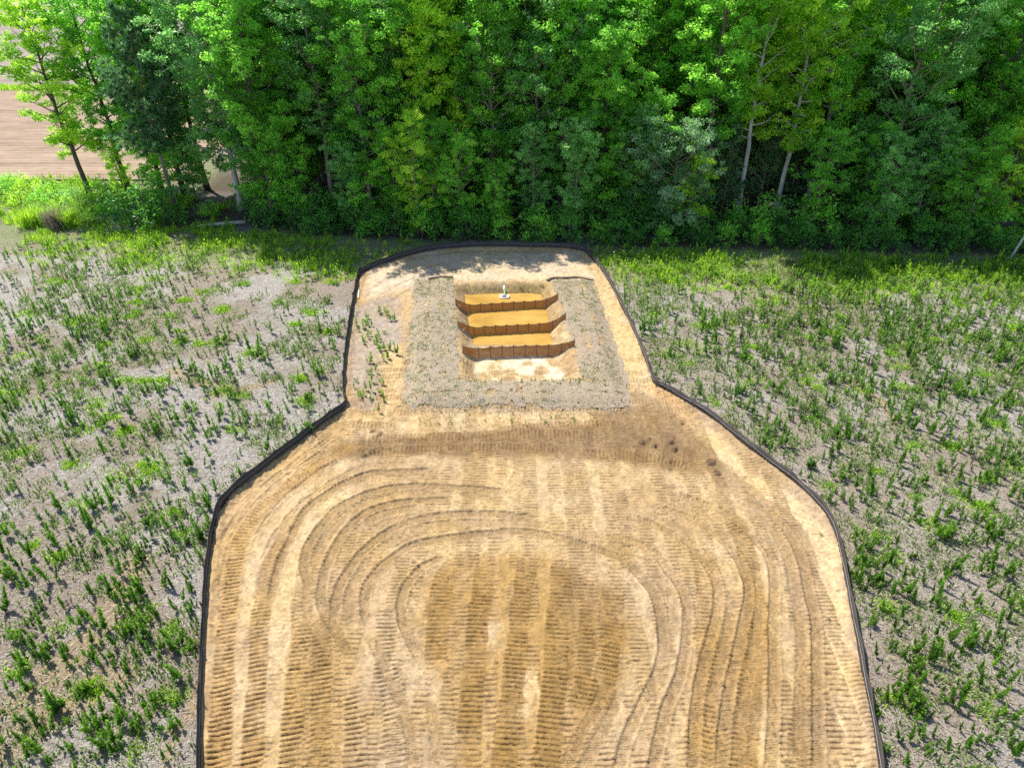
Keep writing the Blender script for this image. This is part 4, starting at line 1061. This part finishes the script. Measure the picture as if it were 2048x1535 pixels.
# ------------------------------------------------------------------ dead wood
def log(P, r, mat, name, label, cat, k=7):
    P = np.asarray(P, float); b_ = MB(); o0 = P[0] * [1, 1, 0]
    b_.tube(P - o0, r, k); return tag(link(name, b_.mesh(name, True), None, o0, [M[mat]]), label, cat)
a, b2 = gp(266, 446), gp(312, 454); log([(*a, 0.5), ((a[0] + b2[0]) / 2, (a[1] + b2[1]) / 2, 0.32), (*b2, 0.12)], [0.14, 0.16, 0.2], 'dead', 'fallen_log', 'grey fallen log at the edge of the vine-covered thicket', 'log')
a, b2 = gp(395, 456), gp(492, 448); log([(*a, 0.14), ((a[0] + b2[0]) / 2, (a[1] + b2[1]) / 2 + .1, 0.17), (*b2, 0.2)], [0.13, 0.16, 0.18], 'dead', 'fallen_log', 'long pale fallen log near the whitish trunk', 'log')
a = gp(918, 452); log([(*a, -0.2), (a[0] + 0.1, a[1], 3.5), (a[0] - 0.05, a[1], 6.5), (a[0] + 0.25, a[1], 8.6)], [0.2, 0.18, 0.17, 0.07], 'snag', 'tree_snag', 'broken reddish-brown dead trunk above the fence', 'dead tree')
a = gp(2018, 520); log([(*a, -0.1), (a[0] + 0.55, a[1] + 0.3, 1.5), (a[0] + 1.2, a[1] + 0.6, 3.4)], [0.1, 0.09, 0.07], 'dead', 'leaning_stem', 'bare grey stem leaning to the right at the photo edge', 'dead stem')
rgd = np.random.default_rng(5)
a = gp(238, 462); b_ = MB()
for i in range(34):
    p = rgd.normal(size=3) * [0.8, 0.35, 0.12]; d = unit(rgd.normal(size=3) * [1, 0.8, 0.35]) * rgd.uniform(0.3, 0.9); p[2] = abs(p[2]) + 0.1
    b_.tube(np.array([p - d, p + rgd.normal(size=3) * 0.08, p + d]), [0.03, 0.025, 0.01], 4, False)
tag(link('twig_heap', b_.mesh('twig_heap'), None, (*a, 0), [M['dead']]), 'tangle of dead grey branches left of the fallen log', 'branch heap')

# ------------------------------------------------------------------ grasses and weeds
def blades(P, H, rg, lean=0.35, wid=0.03, tint=None):
    """one bent blade per point: two quads"""
    n = len(P); a = rg.random(n) * 6.283; d = np.stack([np.cos(a), np.sin(a), np.zeros(n)], 1); s = np.stack([-d[:, 1], d[:, 0], d[:, 2]], 1)
    up = np.array([0, 0, 1.0]); l = (lean * (0.4 + rg.random(n)))[:, None]; H = H[:, None]; wv = (np.asarray(wid) * np.ones(n))[:, None]
    p1 = P + up * H * 0.55 + d * H * l * 0.3; p2 = P + up * H * (1 - 0.25 * l) + d * H * l
    V = np.stack([P - s * wv, P + s * wv, p1 + s * wv * 0.8, p1 - s * wv * 0.8, p2 + s * wv * 0.1, p2 - s * wv * 0.1], 1).reshape(-1, 3)
    i = np.arange(n)[:, None] * 6
    return V, np.vstack([i + [0, 1, 2, 3], i + [3, 2, 4, 5]]), 6
def grass_clump(seed, H, W, n, wid=0.02):
    rg = np.random.default_rng(seed); P = np.column_stack([rg.normal(size=(n, 2)) * W, np.zeros(n)])
    V, F, k_ = blades(P, H * (0.6 + 0.5 * rg.random(n)), rg, 0.5, wid)
    me = mesh_np('tall_grass', V, F); vcol(me, 'tint', np.repeat(np.clip(0.5 + 0.25 * rg.normal(size=n), 0, 1), k_)); return me
gm = grass_clump(3, 2.0, 0.42, 520)
for i, (u, v, s, mt, lb) in enumerate([(62, 452, 1.0, 'weed_bright', 'leftmost tall green grass clump below the bushes'), (92, 447, 0.9, 'weed_bright', 'tall green grass clump second from the left'), (118, 455, 1.0, 'dry', 'withered grey grass clump between the green ones'), (140, 452, 0.95, 'weed_bright', 'tall green grass clump beside the low yellow-green bush')]):
    o = bpy.data.objects.new('tall_grass', gm); COL.objects.link(o)
    if not gm.materials: gm.materials.append(M['weed_bright'])
    o.material_slots[0].link = 'OBJECT'; o.material_slots[0].material = M[mt]
    o.location = (*gp(u, v), 0); o.scale = (s, s, s); o.rotation_euler = (0, 0, i * 1.7); tag(o, lb, 'grass')

def gen_weed(seed, H, nst, nleaf, rad, ll):
    rg = np.random.default_rng(seed); VV, FF, TT, n0 = [], [], [], 0
    for s_ in range(nst):
        a = rg.random() * 6.28; base = np.array([math.cos(a), math.sin(a), 0]) * (0.0 if nst == 1 else 0.16 * math.sqrt(rg.random()) * (1 + nst * 0.12))
        h = H * (1 if s_ == 0 else 0.55 + 0.45 * rg.random()); tip = base * 1.35 + np.array([0.10 * h * rg.normal(), 0.10 * h * rg.normal(), h])
        st = MB(); st.tube(np.array([base, (base + tip) / 2 + rg.normal(size=3) * 0.01, tip]), [0.012, 0.010, 0.005], 3, False)
        v = np.vstack(st.V); f = np.vstack(st.F); VV.append(v); FF.append(f + n0); TT.append(np.full(len(v), 0.35)); n0 += len(v)
        t = np.sort(rg.uniform(0.12, 1.0, nleaf)); az = np.arange(nleaf) * 2.4 + rg.normal(size=nleaf) * 0.4
        c = base + (tip - base) * t[:, None]; out = np.stack([np.cos(az), np.sin(az), 0.7 + 1.0 * t ** 2], 1); out = unit(out)
        L = ll * (0.75 + 0.5 * rg.random(nleaf)) * (1.15 - 0.45 * t)
        p = c + out * (L * 0.55)[:, None] * rad
        nrm = unit(np.cross(out, np.stack([-np.sin(az), np.cos(az), np.zeros(nleaf)], 1)) + rg.normal(size=(nleaf, 3)) * 0.25)
        v, f = leaf_quads(p, nrm, L, 0.42, rg, out); VV.append(v); FF.append(f + n0); n0 += len(v)
        TT.append(np.repeat(np.clip(0.32 + 0.38 * t ** 2 + 0.16 * rg.normal(size=nleaf), 0, 1), 4))
    return np.vstack(VV), np.vstack(FF), np.concatenate(TT)
WEED = [gen_weed(100 + i, 0.88, 1, 76, 0.72, 0.165) for i in range(4)] + [gen_weed(110 + i, 0.74, 3, 40, 0.8, 0.165) for i in range(3)] + [gen_weed(120, 0.5, 5, 18, 1.0, 0.17)]
LOD = [gen_weed(150 + i, 0.9, 1, 34, 0.7, 0.22) for i in range(4)] + [gen_weed(160 + i, 0.74, 3, 15, 0.8, 0.21) for i in range(3)] + [gen_weed(170, 0.5, 4, 10, 1.0, 0.2)]
wmesh = []
for V, F, T in WEED:
    me = mesh_np('leafy_weed', V, F); vcol(me, 'tint', T); me.materials.append(M['weed']); wmesh.append(me)

rw = np.random.default_rng(77)
cand = []
N = 40000
X = rw.uniform(-42, 47, N); Y = rw.uniform(11.5, 56.5, N)
U, Vp, ZC = proj(X, Y)
ok = (U > -60) & (U < 2110) & (Vp < 1580) & (Y < edge_y(X) - 1.0)
sdw = poly_sd(X, Y, SITE); ok &= sdw < -0.25
left = U < 900
dens = np.where(left, 1.75, 3.6)
cl = fbm(X, Y, 2.6, 3, 301); cl2 = fbm(X, Y, 7.0, 2, 305)
dens = dens * np.where(left, 0.6 + 1.0 * sstep(0.4, 0.62, cl), 0.75 + 0.6 * sstep(0.4, 0.6, cl))
dens = np.where(left & (Vp > 1000), dens * 1.9, dens)
dens = np.where(left & (U < 260) & (Vp < 760), dens * 1.8, dens)
dens = np.where(left & (U > 420) & (Vp < 660), dens * 0.5, dens)
dens = np.where(~left & (Vp < 620) & (U < 1560), dens * 0.6, dens)
dens = np.where(~left & (U > 1450) & (Vp < 900), dens * 1.35, dens)
area_m = 89 * 45.0
ok &= rw.random(N) < dens * area_m / N
X, Y, U, Vp, ZC, left = X[ok], Y[ok], U[ok], Vp[ok], ZC[ok], left[ok]
kind = rw.choice(8, len(X), p=[.2, .2, .2, .18, .07, .06, .05, .04])
hs = np.clip(0.22 + rw.gamma(2.6, 0.18, len(X)), 0.25, 1.45)
hs = hs * np.where(Vp < 640, 0.85, 1.0)
app = hs / ZC * np.where(kind >= 4, 1.1, 1.0)
order = np.argsort(-app)
big = order[:300]; rest = order[300:]
for i in big:
    o = bpy.data.objects.new('leafy_weed', wmesh[kind[i]]); COL.objects.link(o)
    o.location = (X[i], Y[i], float(zfield(X[i:i + 1], Y[i:i + 1])[0])); s = float(hs[i]); o.scale = (s, s, s); o.rotation_euler = (rw.normal() * .06, rw.normal() * .06, rw.random() * 6.28)
    form = 'bushy several-stemmed' if kind[i] >= 4 else 'single-stemmed'
    size_ = 'tall' if hs[i] > 1.05 else 'knee-high' if hs[i] > 0.85 else 'short'
    df = float(-poly_sd(X[i:i + 1], Y[i:i + 1], SITE)[0])
    zone = 'close beside the fence' if df < 1.6 else 'along the bottom edge' if Vp[i] > 1430 else 'by the photo edge' if abs(U[i] - 1024) > 880 else 'few steps from the fence' if df < 4 else 'out in the open'
    tag(o, "%s %s weed in the %s field's %s part, %s" % (size_, form, 'left' if left[i] else 'right', 'front' if Vp[i] > 1250 else 'middle' if Vp[i] > 1000 else 'far', zone), 'weed', 'larger weeds in the left field' if left[i] else 'larger weeds in the right field')

def scatter(name, x, y, z, kinds, scale, tshift, protos, mat, label, rg):
    VV, FF, TT, n0 = [], [], [], 0
    for k_ in range(len(protos)):
        idx = np.nonzero(kinds == k_)[0]
        if not len(idx): continue
        V, F, T = protos[k_]; a = rg.random(len(idx)) * 6.283; c, s = np.cos(a)[:, None], np.sin(a)[:, None]; sc = scale[idx][:, None]
        vx = (V[:, 0] * c - V[:, 1] * s) * sc; vy = (V[:, 0] * s + V[:, 1] * c) * sc; vz = V[:, 2] * sc
        lx, ly = rg.normal(size=(2, len(idx), 1)) * 0.07
        VV.append(np.stack([vx + lx * vz + x[idx][:, None], vy + ly * vz + y[idx][:, None], vz + z[idx][:, None]], 2).reshape(-1, 3))
        FF.append((F[None] + (np.arange(len(idx)) * len(V))[:, None, None]).reshape(-1, F.shape[1]) + n0); n0 += len(idx) * len(V)
        TT.append(np.clip(T[None] + tshift[idx][:, None], 0, 1).ravel())
    me = mesh_np(name, np.vstack(VV), np.vstack(FF)); vcol(me, 'tint', np.concatenate(TT))
    return tag(link(name, me, mats=[mat]), label, None, None, 'stuff')
scatter('weeds', X[rest], Y[rest], zfield(X[rest], Y[rest]), kind[rest] + np.where(ZC[rest] > 33, 8, 0), hs[rest], 0.17 * rw.normal(size=len(rest)) + 0.2 * sstep(640, 520, Vp[rest]) - 0.06, WEED + LOD, M['weed'], 'leafy green weeds spread over the straw field on both sides', rw)

dk = rw.choice(len(rest), 420, replace=False); di = rest[dk]
dx_ = X[di] + rw.normal(size=420) * 0.6; dy_ = Y[di] + rw.normal(size=420) * 0.6
sd_ = poly_sd(dx_, dy_, SITE) < -0.3
scatter('dead_stalks', dx_[sd_], dy_[sd_], zfield(dx_[sd_], dy_[sd_]), rw.choice(7, int(sd_.sum())), hs[di][sd_] * 0.8, 0.2 * rw.normal(size=int(sd_.sum())) - 0.2, LOD, M['dry'], 'withered brown weed stalks among the green ones', rw)
# bright weeds and grass along the wood edge
def verge():
    N = 20000; x = rw.uniform(-42, 46, N); d = rw.uniform(0.2, 9.5, N); y = edge_y(x) - d
    u, v, zc = proj(x, y); sd = poly_sd(x, y, SITE)
    nn = fbm(x, y, 2.4, 3, 331)
    p = sstep(9.5, 2.5, d + 5.0 * (0.5 - nn)) * (0.15 + 0.85 * sstep(0.35, 0.6, nn))
    p = np.where((u > 560) & (u < 760) & (d < 5), p * 0.6, p)
    k = (rw.random(N) < p * 0.62) & (sd < -0.2) & (u > -80) & (u < 2120)
    return x[k], y[k]
x, y = verge()
def tuft(seed, H, n, W, wid):
    rg = np.random.default_rng(seed); P = np.column_stack([rg.normal(size=(n, 2)) * W, np.zeros(n)]); V, F, k_ = blades(P, H * (0.5 + 0.6 * rg.random(n)), rg, 0.45, wid)
    return V, F, np.repeat(np.clip(0.45 + 0.22 * rg.normal(size=n), 0, 1), k_)
TUFT = [tuft(200 + i, 0.42, 9, 0.12, 0.018) for i in range(4)]
LEAFY = [gen_weed(220 + i, 0.6, 2, 13, 1.0, 0.18) for i in range(2)]
kk = rw.choice(4, len(x)); sc = rw.uniform(0.6, 1.35, len(x))
cut = rw.random(len(x)) < 0.78
lp = gpl([(-90, 362), (168, 356), (300, 380), (470, 405), (470, 462), (330, 458), (-90, 446)])
lx = rw.uniform(lp[:, 0].min(), lp[:, 0].max(), 5200); ly = rw.uniform(lp[:, 1].min(), lp[:, 1].max(), 5200)
lk = in_poly(lx, ly, lp) & (fbm(lx, ly, 2.0, 3, 345) > 0.40)
x = np.concatenate([x, lx[lk]]); y = np.concatenate([y, ly[lk]]); kk = rw.choice(4, len(x)); sc = rw.uniform(0.6, 1.35, len(x)); cut = rw.random(len(x)) < 0.72
scatter('grass', x[cut], y[cut], zfield(x[cut], y[cut]), kk[cut], sc[cut], 0.2 * rw.normal(size=cut.sum()), TUFT, M['weed_bright'], 'bright green grass along the edge of the wood', rw)
n_ = ~cut
scatter('verge_weeds', x[n_], y[n_], zfield(x[n_], y[n_]), kk[n_] % 2, sc[n_], 0.15 * rw.normal(size=n_.sum()), LEAFY, M['weed_bright'], 'bright leafy weeds among the grass at the wood edge', rw)

# low olive herbs in patches
N = 60000; x = rw.uniform(-40, 45, N); y = rw.uniform(11.5, 55, N); u, v, zc = proj(x, y); sd = poly_sd(x, y, SITE)
nn = fbm(x, y, 2.0, 3, 351); p = sstep(0.47, 0.62, nn + np.where(u > 1000, 0.05, 0.0) + np.where(v > 1050, 0.03, 0))
k = (rw.random(N) < p * 0.85) & (sd < -0.2) & (u > -40) & (u < 2090) & (v < 1560) & (y < edge_y(x) - 1)
x, y = x[k], y[k]
HERB = [tuft(240 + i, 0.22, 5, 0.13, 0.03) for i in range(3)]
scatter('low_herbs', x, y, zfield(x, y), rw.choice(3, len(x)), rw.uniform(0.6, 1.3, len(x)), 0.25 * rw.normal(size=len(x)), HERB, M['herb'], 'low olive green herbs in patches over the straw', rw)
# bright mats of creeping plants
mx_, my_ = [], []
for i in range(170):
    for _ in range(40):
        cx, cy = rw.uniform(-36, 42), rw.uniform(12, 50); u, v, zc = proj(cx, cy)
        if -20 < u < 2070 and v < 1550 and float(poly_sd(np.array([cx]), np.array([cy]), SITE)[0]) < -1.0 and cy < float(edge_y(cx)) - 4: break
    n_m = int(rw.integers(14, 46)); r_ = rw.uniform(0.18, 0.5)
    mx_.append(cx + rw.normal(size=n_m) * r_); my_.append(cy + rw.normal(size=n_m) * r_ * 0.7)
mx_ = np.concatenate(mx_); my_ = np.concatenate(my_)
scatter('creeping_plants', mx_, my_, zfield(mx_, my_), rw.choice(3, len(mx_)), rw.uniform(0.6, 1.1, len(mx_)), 0.2 * rw.normal(size=len(mx_)), HERB, M['weed_bright'], 'bright green creeping plants in small mats over the field', rw)
# dead straw lying about
N = 60000; x = rw.uniform(-32, 36, N); y = 11.5 + 36 * rw.random(N) ** 1.3; u, v, zc = proj(x, y); sd = poly_sd(x, y, SITE)
k = (sd < -0.15) & (u > -40) & (u < 2090) & (v < 1560); x, y = x[k], y[k]
def straw(seed):
    rg = np.random.default_rng(seed); n = 3; P = np.column_stack([rg.normal(size=(n, 2)) * 0.22, rg.uniform(0.01, 0.06, n)]); a = rg.random(n) * 3.14
    T = np.stack([np.cos(a), np.sin(a), rg.uniform(-0.1, 0.45, n)], 1); V, F = leaf_quads(P, unit(np.array([0, 0, 1]) + rg.normal(size=(n, 3)) * 0.2), rg.uniform(0.11, 0.26, n), 0.11, rg, T)
    return V, F, np.repeat(np.clip(0.6 + 0.3 * rg.normal(size=n), 0, 1), 4)
scatter('straw', x, y, zfield(x, y), rw.choice(4, len(x)), rw.uniform(0.7, 1.3, len(x)), 0.1 * rw.normal(size=len(x)), [straw(260 + i) for i in range(4)], M['dry'], 'dead grey straw strewn over the fallow field', rw)
BLO = gpl([(798, 826), (826, 552), (908, 552), (920, 764), (1160, 760), (1100, 552), (1190, 558), (1270, 826)])
sx_ = rw.uniform(BLO[:, 0].min(), BLO[:, 0].max(), 9000); sy_ = rw.uniform(BLO[:, 1].min(), BLO[:, 1].max(), 9000)
k = in_poly(sx_, sy_, BLO); sx_, sy_ = sx_[k], sy_[k]
scatter('loose_straw', sx_, sy_, zsite(sx_, sy_) + 0.03, rw.choice(4, len(sx_)), rw.uniform(0.6, 1.1, len(sx_)), 0.2 + 0.15 * rw.normal(size=len(sx_)), [straw(260 + i) for i in range(4)], M['dry'], 'loose straw strands over the erosion blankets', rw)
# seedlings inside the fence
def sprouts():
    pts = []
    for px, n in (([(710, 640), (790, 610), (800, 700), (770, 830), (705, 815)], 46), ([(806, 815), (830, 560), (906, 556), (920, 770), (1165, 766), (1105, 560), (1186, 562), (1260, 817)], 200), ([(820, 822), (1190, 824), (1200, 850), (850, 862)], 60), ([(905, 768), (1165, 764), (1160, 778), (910, 780)], 40), ([(925, 566), (1090, 564), (1085, 578), (930, 580)], 22)):
        P = gpl(px); lo, hi = P.min(0), P.max(0); c = 0
        while c < n:
            q_ = rw.uniform(lo, hi)
            if in_poly(q_[:1], q_[1:], P)[0] and float(zsite(q_[0], q_[1])) > WATER_Z + 0.05: pts.append(q_); c += 1
    return np.array(pts)
S_ = sprouts()
scs = np.where(np.arange(len(S_)) < 46, rw.uniform(0.5, 1.0, len(S_)), rw.uniform(0.12, 0.32, len(S_)))
scatter('seedlings', S_[:, 0], S_[:, 1], zsite(S_[:, 0], S_[:, 1]), rw.choice(8, len(S_)), scs, 0.15 * rw.normal(size=len(S_)), LOD, M['weed'], 'small green weeds sprouting round the basin inside the fence', rw)
bx = []
P_ = gpl([(806, 815), (830, 560), (906, 556), (918, 770), (1165, 766), (1105, 560), (1186, 562), (1260, 817)])
while len(bx) < 1500:
    q_ = rw.uniform(P_.min(0), P_.max(0))
    if in_poly(q_[:1], q_[1:], P_)[0] and fbm(q_[:1], q_[1:], 1.6, 3, 371)[0] > 0.47: bx.append(q_)
bx = np.array(bx)
scatter('sprouted_grass', bx[:, 0], bx[:, 1], zsite(bx[:, 0], bx[:, 1]), rw.choice(3, len(bx)), rw.uniform(0.3, 0.75, len(bx)), 0.25 * rw.normal(size=len(bx)), HERB, M['herb'], 'thin grass sprouting through the straw blankets', rw)
# grass strips between the far fields
def strip(y0, y1, x0, x1, n):
    x = rw.uniform(x0, x1, n); y = rw.uniform(y0, y1, n); return x, y
xa, ya = strip(111.8, 114.6, -95, -30, 1300); xb, yb = strip(196.5, 202.5, -170, -70, 700)
scatter('grass', np.concatenate([xa, xb]), np.concatenate([ya, yb]), np.zeros(2000) + 0.02, rw.choice(4, 2000), rw.uniform(1.0, 2.0, 2000), 0.2 * rw.normal(size=2000), TUFT, M['weed_bright'], 'green grass strips between the far fields', rw)
